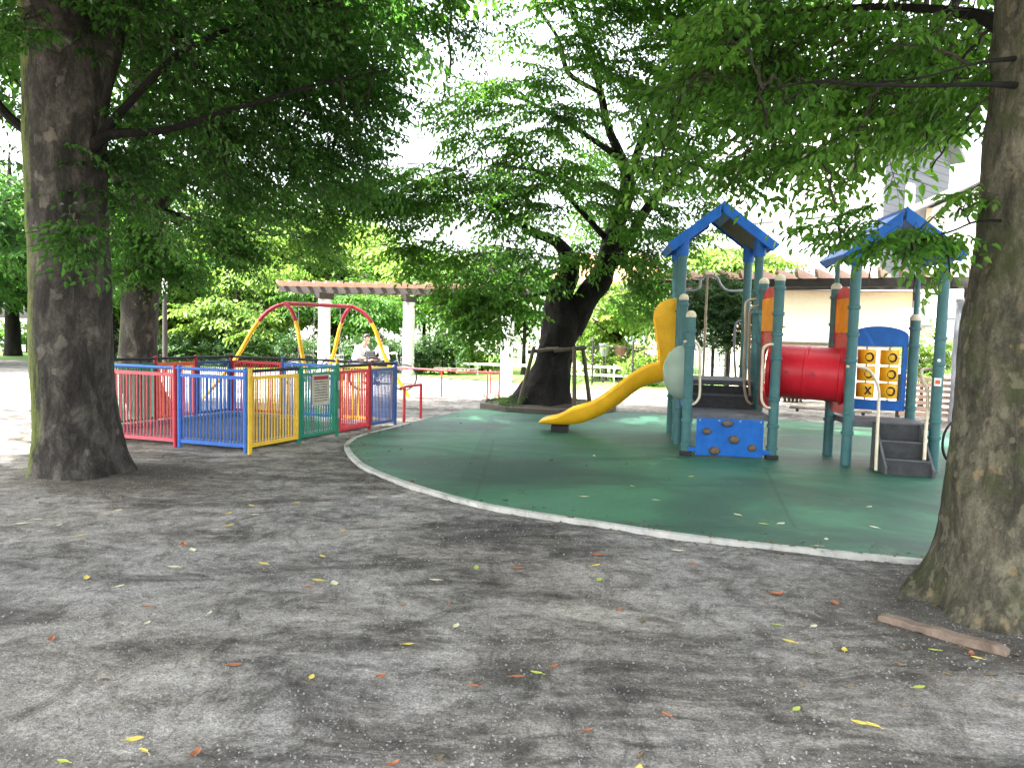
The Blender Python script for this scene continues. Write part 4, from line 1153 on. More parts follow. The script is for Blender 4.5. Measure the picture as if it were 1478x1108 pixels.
for t in (0.30, 0.70):
    c = lerp(La, Ra, t); d = (Ra - La).normalized(); d.z = 0; d.normalize()
    ch = MB()
    zs = 0.42
    for s_ in (-1, 1):
        a = c + d * s_ * 0.22
        for j in range(26):
            z0 = a.z - (a.z - zs) * j / 26; z1 = a.z - (a.z - zs) * (j + 1.15) / 26
            o_ = 0.006 if j % 2 else 0
            ch.tube([V(a.x + o_, a.y, z0), V(a.x + o_, a.y, z1)], 0.006, 5)
    ch.build("chain", M['steel'], swing)
    MB().box(V(c.x, c.y, zs), 0.50, 0.18, 0.035, u=d).build("seat", M['dark_steel'], swing, bevel=0.01)

# red guard rails round the swing
def guard(label, pts, h, posts, r=0.022, mat='f_red'):
    root = thing("guard_rail", label, "railing", pts[0])
    MB().tube([p + V(0, 0, h) for p in pts], r, 10).build("top_rail", M[mat], root, smooth=True)
    for p in posts: MB().tube([p + V(0, 0, -.02), p + V(0, 0, h)], r, 10).build("post", M['f_red'], root, smooth=True)
g1, g2 = G(583, 608), G(607, 603)
guard("short red hoop rail standing at the right corner of the pen", [B + V(0.08, 0.05, 0), g1, g2], 0.58, [g1, g2], 0.025)
g3, g4, g5 = G(637, 572), G(703, 577), G(720, 576)
gL = G(572, 566)
guard("long low red rail across the bright ground left of the kerbed tree", [gL, g3, lerp(g3, g4, .5), g5], 0.60, [gL, g3, g5], 0.020)
guard("thin red post rail end standing beside the long red rail", [g4, g4 + V(.02, 1.6, 0)], 0.56, [g4, g4 + V(.02, 1.6, 0)], 0.018)

# ------------------------------------------------------------------ pergolas
def pergola(label, a, b, zb, cols, col_r, mat_col, n, rl_front, rl_back, rdir, zt=0.16, colbase=0.0):
    root = thing("pergola", label, "pergola", ((a + b) / 2))
    d = (b - a).normalized(); rd = Vector(rdir).normalized()
    depth = rd * 0.9; hd_ = rd * 0.45
    a = a - hd_; b = b - hd_
    MB().bar(a + V(0, 0, zb + .08), b + V(0, 0, zb + .08), 0.10, 0.17).build("beam", M['beam'], root)
    MB().bar(a + depth + V(0, 0, zb + .08), b + depth + V(0, 0, zb + .08), 0.10, 0.17).build("beam", M['beam'], root)
    for p in cols:
        for o_ in (V(0, 0, 0),):
            q = p + o_
            mb = MB().lathe(q, [(col_r, -0.05), (col_r, zb - 0.22), (col_r * 0.98, zb - 0.2)], 28)
            c_ = mb.build("column", mat_col, root, smooth=True)
            MB().box(q + V(0, 0, zb - 0.10), 0.16, 1.15, 0.19, u=d).build("bracket", M['beam'], c_)
    for i in range(n):
        c = lerp(a, b, (i + 0.5) / n) + V(0, 0, zb + 0.165 + zt / 2)
        e0, e1 = c - rd * rl_front, c + depth + rd * rl_back
        side = V(0, 0, 1).cross(rd).normalized()
        mb = MB()
        prof = [(-.0, -zt / 2), (0, zt / 2)]
        # rafter with cut-away tips
        L = (e1 - e0).length
        def pt(s_, z, w_): return e0 + rd * s_ + V(0, 0, z) + side * w_
        poly = [(0.12, -zt / 2), (L - 0.12, -zt / 2), (L, zt * .1), (L, zt / 2), (0, zt / 2), (0, zt * .1)]
        mb.prism([pt(s_, z, -0.03) for s_, z in poly], side * 0.06)
        mb.build("rafter", M['slat'], root)
    return root
pa, pb = P(425, 480, 24.6), P(765, 480, 23.3); pa.z = pb.z = 0
cA, cB, cC = P(468, 480, 24.45), G(589, 541), G(731, 551)
for q in (cA, cB, cC): q.z = 0
pergola("timber slat pergola on pale round columns behind the swing", pa - (pb - pa).normalized() * 0.3, pb, 2.58, [cA, cB, cC], 0.19, M['concrete'], 20, 0.55, 0.5, (pb - pa).normalized().cross(V(0, 0, -1)))
pc, pd = P(952, 480, 17.6), P(1440, 480, 14.2); pc.z = pd.z = 0
cr1 = P(1394, 500, 14.7); cr0 = P(982, 500, 17.35); cr1.z = cr0.z = 0
pergola("long pergola with brown slats and dark beam behind the play towers", pc, pd + (pd - pc).normalized() * 3.0, 2.58, [cr0, cr1], 0.22, M['concrete_g'], 26, 0.5, 0.5, (0.52, 0.85, 0))

# ------------------------------------------------------------------ play structure
F1, F2 = G(989, 658), G(1113, 664)
F1.z = F2.z = 0
U = (F2 - F1).normalized(); Vv = V(-U.y, U.x, 0)
Vv = V(0.113, 0.994, 0).normalized()
WA = (F2 - F1).length
play = thing("play_structure", "teal-posted climbing frame with two blue gable roofs, yellow slide and red tunnel", "playground", F1)
def LP(a, b, z=0.0): return F1 + U * a + Vv * b + V(0, 0, z)
def collar(p, z, parent, r=0.062):
    MB().lathe(p + V(0, 0, z), [(r, -0.022), (r + 0.014, -0.018), (r + 0.014, 0.018), (r, 0.022)], 18).build("collar", M['teal'], parent, smooth=True)
def post(p, h, collars, cap=True, r=0.062, foot_=False):
    p = V(p.x, p.y, 0)
    o = MB().tube([p + V(0, 0, -0.02), p + V(0, 0, h)], r, 20).build("post", M['teal'], play, smooth=True)
    for z in collars: collar(p, z, o, r)
    if cap: MB().lathe(p + V(0, 0, h), [(r + .004, -0.03), (r + .006, 0.0), (r * .9, 0.03), (r * .5, 0.05), (0.005, 0.056)], 18).build("post_cap", M['cap'], o, smooth=True)
    if foot_: MB().box(p + V(0, 0, 0.045), 0.15, 0.15, 0.06, u=U).build("foot_clamp", M['dark_steel'], o, bevel=0.008)
    return o
ZL, ZU, ZR = 0.567, 0.936, 0.575
b1_, b2_, b3_ = 0.95, 1.35, 2.2
post(LP(0, 0), 1.82, [0.16, 0.47, 0.72, 1.42, 1.62], foot_=True)
post(LP(WA, 0), 2.30, [0.16, 0.44, 0.78, 1.30, 1.60, 1.86, 2.18], foot_=True)
post(LP(0.0, b1_), 2.08, [0.5, 0.85, 1.5, 1.98])
post(LP(WA, b1_), 2.32, [0.5, 0.85, 1.5, 1.9, 2.2])
post(LP(0, b2_), 2.92, [0.6, 1.1, 1.9], False); post(LP(WA, b2_), 2.92, [0.6, 1.1, 1.9, 2.2], False)
post(LP(0, b3_), 2.92, [0.6, 1.1, 1.9], False); post(LP(WA, b3_), 2.92, [0.6, 1.1, 1.9], False)
# decks
def quad_deck(pts, z, th, mat, name="deck", par=None):
    mb = MB().hexa([V(p.x, p.y, z - th) for p in pts], [V(p.x, p.y, z) for p in pts])
    return mb.build(name, mat, par or play, bevel=0.006)
quad_deck([LP(0.04, -0.02), LP(WA - 0.04, -0.02), LP(WA - 0.04, b1_ - .12), LP(.04, b1_ - .12)], ZL, 0.07, M['deck'])
quad_deck([LP(0.04, b1_ + .14), LP(WA - 0.04, b1_ + .14), LP(WA - 0.04, b3_), LP(.04, b3_)], ZU, 0.07, M['deck'])
# two risers between decks
mb = MB().hexa([LP(0.1, b1_ - .11, 0.50), LP(WA - .1, b1_ - .11, 0.50), LP(WA - .1, b1_ + .13, 0.50), LP(.1, b1_ + .13, 0.50)], [LP(0.1, b1_ - .11, 0.75), LP(WA - .1, b1_ - .11, 0.75), LP(WA - .1, b1_ + .13, 0.75), LP(.1, b1_ + .13, 0.75)])
mb.box(LP(WA / 2, b1_ + .16, 0.80), WA - .2, 0.03, 0.12, u=U)
mb.build("inner_step", M['step'], play, bevel=0.006)
mb = MB().box(LP(WA / 2, b1_ - .115, 0.745), WA - .22, 0.02, 0.02, u=U); mb.build("step_edge", M['deck'], play)
# climbing wall
wl = MB().box(LP(WA / 2, -0.04, 0.27), WA - 0.24, 0.04, 0.48, u=U).build("climbing_wall", M['pblue'], play, bevel=0.008)
for px, py, s_, sy in ((1050, 611, 1.0, .6), (1020, 622, 0.75, .8), (1059, 634, 0.95, .8), (1031, 650, 1.0, .75), (1085, 646, 0.8, .9)):
    d = ray(px, py)
    # hold sits on the panel face
    n_ = -Vv; q0 = LP(0, -0.06)
    t = (q0 - CAMP).dot(n_) / d.dot(n_); p = CAMP + d * t
    MB().lathe(p, [(0.075 * s_, 0), (0.072 * s_, 0.02), (0.05 * s_, 0.05), (0.012, 0.062)], 14, axis=n_)
    h_ = MB()
    base = MB().lathe(V(0, 0, 0), [(0.078 * s_, 0), (0.074 * s_, 0.022), (0.052 * s_, 0.052), (0.010, 0.064)], 14, axis=n_)
    base.v = [V(v.x, v.y, v.z * sy) + p for v in base.v]
    base.build("climbing_hold", M['hold'], wl, smooth=True)
for a in (0.16, 0.4, 0.66, WA - .16):
    MB().lathe(LP(a, -0.062, 0.485), [(0.014, 0), (0.012, 0.006), (0.002, 0.009)], 10, axis=-Vv).build("bolt", M['steel'], wl, smooth=True)
for a in (0.09, WA - 0.09):
    MB().box(LP(a, -0.03, 0.10), 0.12, 0.05, 0.06, u=U).build("wall_bracket", M['pblue'], wl, bevel=0.008)
# blue side panel and bubble window facing the slide side
mb = MB().box(LP(0.0, 0.48, 1.03), 0.03, 0.80, 0.86, u=U); mb.build("bubble_panel", M['pblue'], play, bevel=0.01)
n = 26; prof = []
for k in range(10):
    t = k / 9 * PI / 2; prof.append((0.37 * math.cos(t) + 0.001, 0.27 * math.sin(t)))
MB().lathe(LP(-0.02, 0.48, 1.06), [(0.39, -0.01), (0.39, 0.012)] + prof, 32, axis=-U).build("bubble_window", M['bubble'], play, smooth=True)
# cream grab rails
def rail(pxs, Y, r=0.017, mat='cream', name="grab_rail", k=5):
    pts = [tuple(P(px, py, Y + (dy[0] if dy else 0))) for px, py, *dy in pxs]
    return MB().tube([Vector(p) for p in smooth_path(pts, k)], r, 10).build(name, M[mat], play, smooth=True)
rail([(987, 493), (998, 492), (1006, 496), (1010, 506), (1010, 535), (1010, 566), (1007, 577), (1000, 583), (990, 583)], F1.y - 0.02)
rail([(1120, 497), (1111, 497), (1104, 500), (1101, 508), (1100, 540), (1099, 572), (1102, 583), (1108, 588), (1118, 588)], F2.y - 0.02)
# ladder rails and hoop
for off in (0, 10):
    rail([(1092 + off * .3, 432 + off), (1082 + off * .5, 433 + off), (1076 + off * .6, 442 + off), (1076 + off * .6, 480), (1073 + off * .8, 540), (1077 + off * .6, 574), (1084 + off * .3, 583)], 10.5 + off * 0.015, 0.018, 'beige', "ladder_rail")
rail([(1072, 462), (1065, 464), (1061, 474), (1060, 510), (1062, 548)], 11.9, 0.02, 'concrete_g', "ladder_rail")
rail([(990, 419), (1003, 419), (1010, 414), (1012, 404), (1019, 399), (1027, 398), (1035, 401), (1040, 410), (1047, 418), (1058, 420), (1074, 419)], 12.25, 0.02, 'steel', "pole_hoop")
q = P(1021, 399, 12.25)
MB().tube([q, V(q.x, q.y, 0.0)], 0.02, 10).build("fire_pole", M['beige'], play, smooth=True)

# gable roofs
def gable(mid, hw, ztop, zeave, b0, length, label=None):
    root_mb = MB()
    th = 0.10
    o = None
    def pt(a, b, z): return mid + U * a + Vv * b + V(0, 0, z - mid.z)
    parts = []
    for s_ in (-1, 1):
        mb = MB()
        dirv = (V(hw, 0, zeave - ztop)).normalized(); nrm2 = V(-dirv.z, 0, dirv.x)
        a0, z0 = (-0.02, ztop) if s_ > 0 else (0.05, ztop - 0.055)
        P4 = [(a0 * (1 if s_ > 0 else 1), z0), (hw, zeave), (hw - nrm2.x * th, zeave - nrm2.z * th), (a0, z0 - th * 1.28)]
        poly = [pt(s_ * a, b0, z) for a, z in P4]
        mb.prism(poly, Vv * length)
        # raised fascia lips on the gable ends
        for bb in (b0 - 0.035, b0 + length):
            q4_ = [(a0, z0 + .012), (hw + .015, zeave - .005), (hw - nrm2.x * (th + .03), zeave - nrm2.z * (th + .03)), (a0, z0 - (th + .03) * 1.28)]
            mb.prism([pt(s_ * a, bb, z) for a, z in q4_], Vv * 0.033)
        for kx in (0.33, 0.66):     # moulded ribs on top
            c0 = (a0 + (hw - a0) * kx, z0 + (zeave - z0) * kx + .006)
            mb.prism([pt(s_ * (c0[0] - .03), b0 + .05, c0[1] + .012), pt(s_ * (c0[0] + .03), b0 + .05, c0[1] - .038), pt(s_ * (c0[0] + .03), b0 + .05, c0[1] - .06), pt(s_ * (c0[0] - .03), b0 + .05, c0[1] - .01)], Vv * (length - .1))
        ob = mb.build("roof", M['pblue'], play, bevel=0.012)
        lin = MB()
        zz = -th * 1.28 - 0.012
        lin.prism([pt(s_ * (a0 + .12), b0 + .1, z0 + (zeave - z0) * .15 + zz), pt(s_ * (hw - .2), b0 + .1, z0 + (zeave - z0) * ((hw - .2 - a0) / (hw - a0)) + zz),
                   pt(s_ * (hw - .2), b0 + .1, z0 + (zeave - z0) * ((hw - .2 - a0) / (hw - a0)) + zz + .008), pt(s_ * (a0 + .12), b0 + .1, z0 + (zeave - z0) * .15 + zz + .008)], Vv * (length - .2))
        lin.build("roof_lining", M['lining'], ob)
mid1 = LP(WA / 2, 0); 
gable(LP(WA / 2 , 0, 0), 0.76, 3.46, 2.86, b2_ - .14, b3_ - b2_ + .28)
for a, b in ((0, b2_), (WA, b2_), (0, b3_), (WA, b3_)):
    MB().lathe(LP(a, b, 2.80), [(0.078, -0.10), (0.085, -0.08), (0.085, 0.14)], 16).build("roof_sleeve", M['pblue'], play, smooth=True)

# right tower
R1_, R2_ = G(1220, 673), G(1345, 682); R1_.z = R2_.z = 0
UR = (R2_ - R1_).normalized(); WR = (R2_ - R1_).length; DR = 0.76
def RP(a, b, z=0.0): return R1_ + UR * a + Vv * b + V(0, 0, z)
post(RP(0, 0), 2.62, [0.42, 0.66, 1.30, 1.62, 1.95], False); post(RP(WR, 0), 2.62, [0.42, 0.62, 1.30, 1.60], False)
post(RP(0, DR), 2.24, [0.5, 0.75, 1.4, 1.75, 2.1]); post(RP(WR, DR), 1.85, [0.7, 1.5, 1.72])
_U = U; U = UR
gable(RP(WR / 2, 0, 0), 0.66, 3.12, 2.58, -0.12, DR + 0.24)
U = _U
for a, b in ((0, 0), (WR, 0)):
    MB().lathe(RP(a, b, 2.52), [(0.078, -0.06), (0.083, -0.05), (0.083, 0.12)], 16).build("roof_sleeve", M['pblue'], play, smooth=True)
for a in (0, WR):      # stub posts carrying the back edge of the roof
    post(RP(a + (0.14 if a == 0 else -0.14) * 0, DR, 0), 2.60 if a == 0 else 2.60, [], False, r=0.03)
quad_deck([RP(0.04, -0.02), RP(WR - .04, -0.02), RP(WR - .04, DR), RP(.04, DR)], ZR, 0.075, M['deck'])
# stairs
st = MB(); s0, s1 = 0.30, 0.80
q0, q1 = P(1268, 608, 9.3), P(1324, 612, 9.3)
def stp(px, Y, z):
    p = P(px, 560, Y); return V(p.x, Y, z)
XL = [P(1270, 620, R1_.y).x, P(1268, 690, R1_.y).x]
c0 = lerp(RP(0, 0), RP(WR, 0), 0.56)
for k, (z1, bb) in enumerate(((ZR, -0.02), (ZR * 2 / 3, -0.20), (ZR / 3, -0.40))):
    pass
hwS = 0.235
def SP(a, b, z): return c0 + UR * a + Vv * b + V(0, 0, z)
lv = [(0.0, ZR - .004), (-0.05, ZR - .004), (-0.07, ZR * .66), (-0.24, ZR * .66 - .004), (-0.26, ZR * .33), (-0.43, ZR * .33 - .004), (-0.46, 0.015)]
for i in range(len(lv) - 1):
    (ba, za), (bb_, zb_) = lv[i], lv[i + 1]
    st.add([SP(-hwS, ba, za), SP(hwS, ba, za), SP(hwS, bb_, zb_), SP(-hwS, bb_, zb_), SP(-hwS, ba + .03, za - .03), SP(hwS, ba + .03, za - .03), SP(hwS, bb_ + .03, zb_ - .03), SP(-hwS, bb_ + .03, zb_ - .03)],
           [(0, 1, 2, 3), (7, 6, 5, 4), (0, 4, 5, 1), (1, 5, 6, 2), (2, 6, 7, 3), (3, 7, 4, 0)])
st.build("stair", M['step'], play)
for s_ in (-1, 1):
    mb = MB()
    poly = [SP(s_ * hwS, 0.0, ZR + .0), SP(s_ * hwS, 0.0, 0.0), SP(s_ * hwS, -0.50, 0.0), SP(s_ * hwS, -0.50, 0.10), SP(s_ * hwS, -0.06, ZR + .0)]
    mb.prism(poly, UR * s_ * 0.025)
    mb.build("stair_side", M['deck'], play)
tr = MB()
for bb, z in ((-0.05, ZR), (-0.245, ZR * .66), (-0.435, ZR * .33)):
    tr.box(SP(0, bb + .0, z - .004), hwS * 2, 0.02, 0.02, u=UR)
tr.build("step_edge", M['deck'], play)
rail([(1222, 529), (1240, 529), (1254, 534), (1263, 547), (1268, 562), (1268, 585, -.02), (1266, 630, -.28), (1264, 679, -.45)], R1_.y - 0.03, 0.019)
rail([(1352, 533), (1338, 532), (1330, 536), (1334, 555), (1339, 566), (1339, 590, -.02), (1336, 625, -.25), (1334, 664, -.4)], R2_.y + 0.08, 0.019)
# tic-tac-toe panel at the back of the right tower
tp = MB(); hw2, zb0, zt0 = 0.34, 0.66, 1.70
tc_ = RP(WR * 0.57, DR, 0)
def TP(a, z, d=0.0): return tc_ + UR * a + V(0, 0, z) + Vv * d
tp.bar(TP(-hw2 + .03, zb0), TP(-hw2 + .03, 1.50), 0.06, 0.05, up=Vv); tp.bar(TP(hw2 - .03, zb0), TP(hw2 - .03, 1.50), 0.06, 0.05, up=Vv)
tp.box(TP(0, 0.72), 2 * hw2, 0.052, 0.13, u=UR)
arch = [TP(-hw2, 1.48, -.025), TP(hw2, 1.48, -.025)] + [TP(hw2 * math.cos(t), 1.62 + 0.12 * math.sin(t), -.025) for t in np.linspace(0, PI, 13)]
tp.prism(arch, Vv * 0.05)
ttt = tp.build("tic_tac_toe_panel", M['pblue'], play, bevel=0.006)
for r_ in range(3):
    for c in range(2):
        z = 0.91 + r_ * 0.215; a = -0.135 + c * 0.27
        dr_o = MB().lathe(TP(a, z - 0.095), [(0.105, 0), (0.112, 0.012), (0.112, 0.178), (0.105, 0.19)], 22).build("drum", M['pyellow'], ttt, smooth=True)
        lt = MB(); cc = TP(a, z, -0.113)
        if (r_, c) == (0, 0):
            lt.bar(TP(a - .035, z - .05, -.114), TP(a + .035, z + .05, -.114), 0.018, 0.012, up=Vv); lt.bar(TP(a + .035, z - .05, -.118), TP(a - .035, z + .05, -.118), 0.018, 0.012, up=Vv)
        else:
            lt.tube([TP(a + .045 * math.cos(t), z + .05 * math.sin(t), -.112 + .012 * abs(math.cos(t))) for t in np.linspace(0, 2 * PI, 20, endpoint=False)], 0.012, 6, closed=True)
        lt.build("painted_ring" if (r_, c) != (0, 0) else "painted_cross", M['dark_steel'], dr_o)
MB().tube([TP(-.135, .7), TP(-.135, 1.5)], .012, 8).build("spindle", M['steel'], ttt); MB().tube([TP(.135, .7), TP(.135, 1.5)], .012, 8).build("spindle", M['steel'], ttt)
# low rail barrier behind deck right
# tunnel
ta, tb = LP(WA + 0.03, 0.47, 1.13), RP(0.06, DR * 0.5, 1.10)
axis = (tb - ta); TL = axis.length; axis.normalize()
r0 = 0.345
prof = [(r0 + .03, 0), (r0 + .03, 0.05), (r0, 0.06), (r0, TL * .48), (r0 + .008, TL * .49), (r0 + .008, TL * .52), (r0, TL * .53), (r0, TL - .06), (r0 + .03, TL - .05), (r0 + .03, TL)]
mb = MB(); nn_ = 40
uu = axis.cross(V(0, 0, 1)).normalized(); ww = uu.cross(axis)
rings = prof + [(r - 0.03, h) for r, h in prof[::-1]]
vs = [ta + axis * h + (uu * math.cos(2 * PI * k / nn_) + ww * math.sin(2 * PI * k / nn_)) * r for r, h in rings for k in range(nn_)]
fs = [(i * nn_ + k, i * nn_ + (k + 1) % nn_, ((i + 1) % len(rings)) * nn_ + (k + 1) % nn_, ((i + 1) % len(rings)) * nn_ + k) for i in range(len(rings)) for k in range(nn_)]
mb.add(vs, fs)
tun = mb.build("tunnel", M['pred'], play, smooth=True)
for t in (0.28, 0.62):
    cdir = (-Vv * 0.985 + V(0, 0, 0.0)).normalized()
    side = (cdir - axis * cdir.dot(axis)).normalized()
    MB().lathe(ta + axis * TL * t + side * (r0 - .004), [(0.028, 0), (0.026, 0.007), (0.012, 0.009)], 14, axis=side).build("moulded_stud", M['f_crimson'], tun, smooth=True)
# end panels with arched amber windows
def end_panel(c, Ld, u_, zb, zt):
    """c centre on ground; u_ direction along panel; red sheet with round opening low and amber window high"""
    n_ = V(-u_.y, u_.x, 0)
    hw = Ld / 2
    nseg = 32; rr = 0.30; zc = 1.12
    outer, inner = [], []
    for k in range(nseg):
        t = 2 * PI * k / nseg
        cx, cz = math.cos(t), math.sin(t)
        s_ = 1 / max(abs(cx) / hw, abs(cz) / (0.5 if cz < 0 else 0.42))
        outer.append((cx * s_, zc + cz * s_)); inner.append((cx * rr, zc + cz * rr))
    mb = MB()
    vs = []
    for d_ in (-.015, .015):
        for a, z in outer + inner: vs.append(c + u_ * a + V(0, 0, z) + n_ * d_)
    fs = []
    for k in range(nseg):
        j = (k + 1) % nseg
        fs += [(k, j, nseg + j, nseg + k), (2 * nseg + k, 3 * nseg + k, 3 * nseg + j, 2 * nseg + j), (k, 2 * nseg + k, 2 * nseg + j, j), (nseg + k, nseg + j, 3 * nseg + j, 3 * nseg + k)]
    mb.add(vs, fs)
    # upper surround: two scalloped shoulders and arch
    for s_ in (-1, 1):
        mb.box(c + u_ * s_ * (hw - .03) + V(0, 0, 1.82), 0.06, 0.03, 0.56, u=u_)
    arch_ = [c + u_ * (hw * math.cos(t)) + V(0, 0, 2.06 + 0.16 * math.sin(t)) - n_ * .015 for t in np.linspace(0, PI, 15)]
    mb.prism(arch_, n_ * 0.03)
    mb.prism([c + u_ * (-hw) + V(0, 0, 1.54) - n_ * .017, c + u_ * hw + V(0, 0, 1.54) - n_ * .017, c + u_ * hw + V(0, 0, 1.72) - n_ * .017, c + V(0, 0, 1.62) - n_ * .017, c + u_ * (-hw) + V(0, 0, 1.72) - n_ * .017], n_ * 0.034)
    e = mb.build("tunnel_panel", M['pred'], play)
    wv = MB()
    k_ = 7
    for i in range(k_):
        a = -hw + .06 + (2 * hw - .12) * (i + .5) / k_
        wv.tube([c + u_ * a + V(0, 0, 1.64), c + u_ * a + V(0, 0, 2.07)], (2 * hw - .12) / k_ / 2, 8)
    wv.build("amber_window", M['porange'], e, smooth=True)
end_panel(LP(WA, 0.475), b1_ - .13, Vv, 0.6, 2.2)
end_panel(RP(0, DR / 2), DR - .13, Vv, 0.6, 2.2)
# yellow slide
sc0 = LP(0.0, (b2_ + b3_) / 2 + 0.02)
sdir = -U; sn = V(-sdir.y, sdir.x, 0); 
if sn.y > 0: sn = -sn            # towards camera
prof_s = [(-0.12, 1.16, .90), (0.18, 1.16, .84), (0.34, 1.125, .80), (0.5, 1.06, .74), (0.63, .965, .64), (0.78, .85, .50), (0.9, .745, .41), (1.07, .61, .29), (1.24, .49, .21), (1.4, .435, .145), (1.54, .40, .125), (1.66, .32, .12), (1.76, .255, .125), (1.9, .235, .13), (2.0, .20, .14), (2.05, .17, .15)]
rings = []
for i, (s_, zr, zb_) in enumerate(prof_s):
    c = sc0 + sdir * s_
    zf = max(zb_ + 0.03, zr - 0.20) if s_ < 1.6 else (zr + zb_) / 2 + (0.01 if s_ > 1.8 else 0)
    zf = min(zf, zr - .015)
    hw = 0.27 if s_ < 1.5 else 0.27 + 0.03 * (s_ - 1.5) / .5
    if s_ > 1.95: hw *= (0.94 if s_ < 2.02 else .82)
    sec = [(hw * .88, zb_), (hw, zb_ + (zr - zb_) * .5), (hw + .02, zr - .012), (hw, zr), (hw - .035, zr - .006), (hw - .06, (zr + zf) / 2), (hw - .11, zf + .008), (0, zf - .01),
           (-hw + .11, zf + .008), (-hw + .06, (zr + zf) / 2), (-hw + .035, zr - .006), (-hw, zr), (-hw - .02, zr - .012), (-hw, zb_ + (zr - zb_) * .5), (-hw * .88, zb_)]
    rings.append([c + sn * a + V(0, 0, z) for a, z in sec])
k_ = len(rings[0]); mb = MB()
vs = [p for r_ in rings for p in r_]
fs = [(i * k_ + j, i * k_ + (j + 1) % k_, (i + 1) * k_ + (j + 1) % k_, (i + 1) * k_ + j) for i in range(len(rings) - 1) for j in range(k_)]
fs += [tuple(range(k_)), tuple((len(rings) - 1) * k_ + j for j in range(k_))[::-1]]
mb.add(vs, fs)
sl = mb.build("slide", M['pyellow'], play, smooth=True)
md = sl.modifiers.new("round", 'SUBSURF'); md.levels = 1; md.render_levels = 1
MB().box(sc0 + sdir * 1.72 + V(0, 0, 0.06), 0.26, 0.34, 0.12, u=sdir).build("slide_foot", M['dark_steel'], play, bevel=0.01)
# hood panels either side of the slide entrance
for s_, off in ((1, 0.31), (-1, -0.31)):
    out2 = [(0.02, 0.90), (0.20, 0.98), (0.25, 1.12), (0.26, 1.30), (0.31, 1.55), (0.345, 1.78), (0.34, 1.92), (0.28, 2.02), (0.16, 2.08), (0.0, 2.10), (-0.05, 2.08), (-0.05, .9)]
    mb = MB(); rows = []
    polyA = [sc0 + sdir * a + sn * (off + s_ * 0.06 * math.sin((z - .9) * 2.2)) + V(0, 0, z) for a, z in out2]
    mb.prism(polyA, sn * (0.035 * s_))
    mb.build("slide_hood", M['porange'] if False else M['pyellow'], sl, bevel=0.012)
# round stickers on the right front post
stx = RP(WR, 0)
dcam = (CAMP - stx); dcam.z = 0; dcam.normalize()
pz = P(1357, 551, stx.y).z
MB().box(V(stx.x, stx.y, pz) + dcam * 0.064, 0.075, 0.006, 0.095, u=dcam.cross(V(0, 0, 1))).build("notice_sticker", M['plain_wall'], play)
MB().box(V(stx.x, stx.y, pz) + dcam * 0.0665, 0.05, 0.006, 0.045, u=dcam.cross(V(0, 0, 1))).build("sticker_mark", M['f_orange'], play)
pz = P(1360, 520, stx.y).z
MB().lathe(V(stx.x, stx.y, pz) + dcam * 0.061, [(0.02, 0), (0.02, 0.004)], 14, axis=dcam).build("round_sticker", M['plain_wall'], play)

# ------------------------------------------------------------------ kerbed bed round the centre tree
kc = V(b3[0] + 0.08, Y3 + 0.1, 0)
krx, kry = 1.42, 1.35
kpts = [kc + V(krx * math.cos(t), kry * math.sin(t), 0) for t in np.linspace(PI / 10, 2 * PI + PI / 10, 11)[:-1]]
km = MB()
for i in range(10):
    a, b = kpts[i], kpts[(i + 1) % 10]
    ca, cb = (a - kc).normalized(), (b - kc).normalized()
    ai, bi = a - ca * 0.11, b - cb * 0.11
    z0, z1 = V(0, 0, -.03), V(0, 0, 0.11)
    km.hexa([a + z0, b + z0, bi + z0, ai + z0], [a + z1, b + z1, bi + z1, ai + z1])
tag(km.build("tree_kerb", M['kerb'], bevel=0.008), "dark polygonal kerb ring round the foot of the forked tree", "kerb")
mb = MB(); ring_n = 30; vs = [kc + V(0, 0, 0.20)]; fs = []
for j, rr in enumerate((0.35, 0.7, 1.0)):
    for k in range(ring_n):
        t = 2 * PI * k / ring_n
        vs.append(kc + V((krx - .11) * rr * math.cos(t), (kry - .11) * rr * math.sin(t), 0.19 - 0.13 * rr + noise.noise(V(k * .7, rr * 5, 0)) * .03))
for k in range(ring_n): fs.append((0, 1 + k, 1 + (k + 1) % ring_n))
for j in range(2):
    for k in range(ring_n): fs.append((1 + j * ring_n + k, 1 + (j + 1) * ring_n + k, 1 + (j + 1) * ring_n + (k + 1) % ring_n, 1 + j * ring_n + (k + 1) % ring_n))
mb.add(vs, fs); tag(mb.build("soil_bed", M['soil'], smooth=True), kind='structure')
def weed(label, x, y, z, n, h, mat='leaf_mid'):
    root = thing("weed", label, "plant", (x, y, z))
    cr = Crown(); nb = n
    th = RNG.random(nb) * 2 * PI
    base = np.stack([x + np.cos(th) * .04, y + np.sin(th) * .04, np.full(nb, z)], -1)
    cr.sprays(base, th, 0.7 + .4 * RNG.random(nb), RNG.normal(0, .3, nb), np.full(nb, h), 0.045, 0.4)
    cr.finish("leaves", root, M[mat])
weed("tuft of weeds at the left side of the kerbed bed", kc.x - 1.0, kc.y - 0.5, .08, 9, .45)
weed("leafy weed against the foot of the forked trunk", kc.x - .75, kc.y - 0.75, .08, 10, .5)
weed("low weed at the right side of the kerbed bed", kc.x + .75, kc.y - .6, .08, 6, .32)
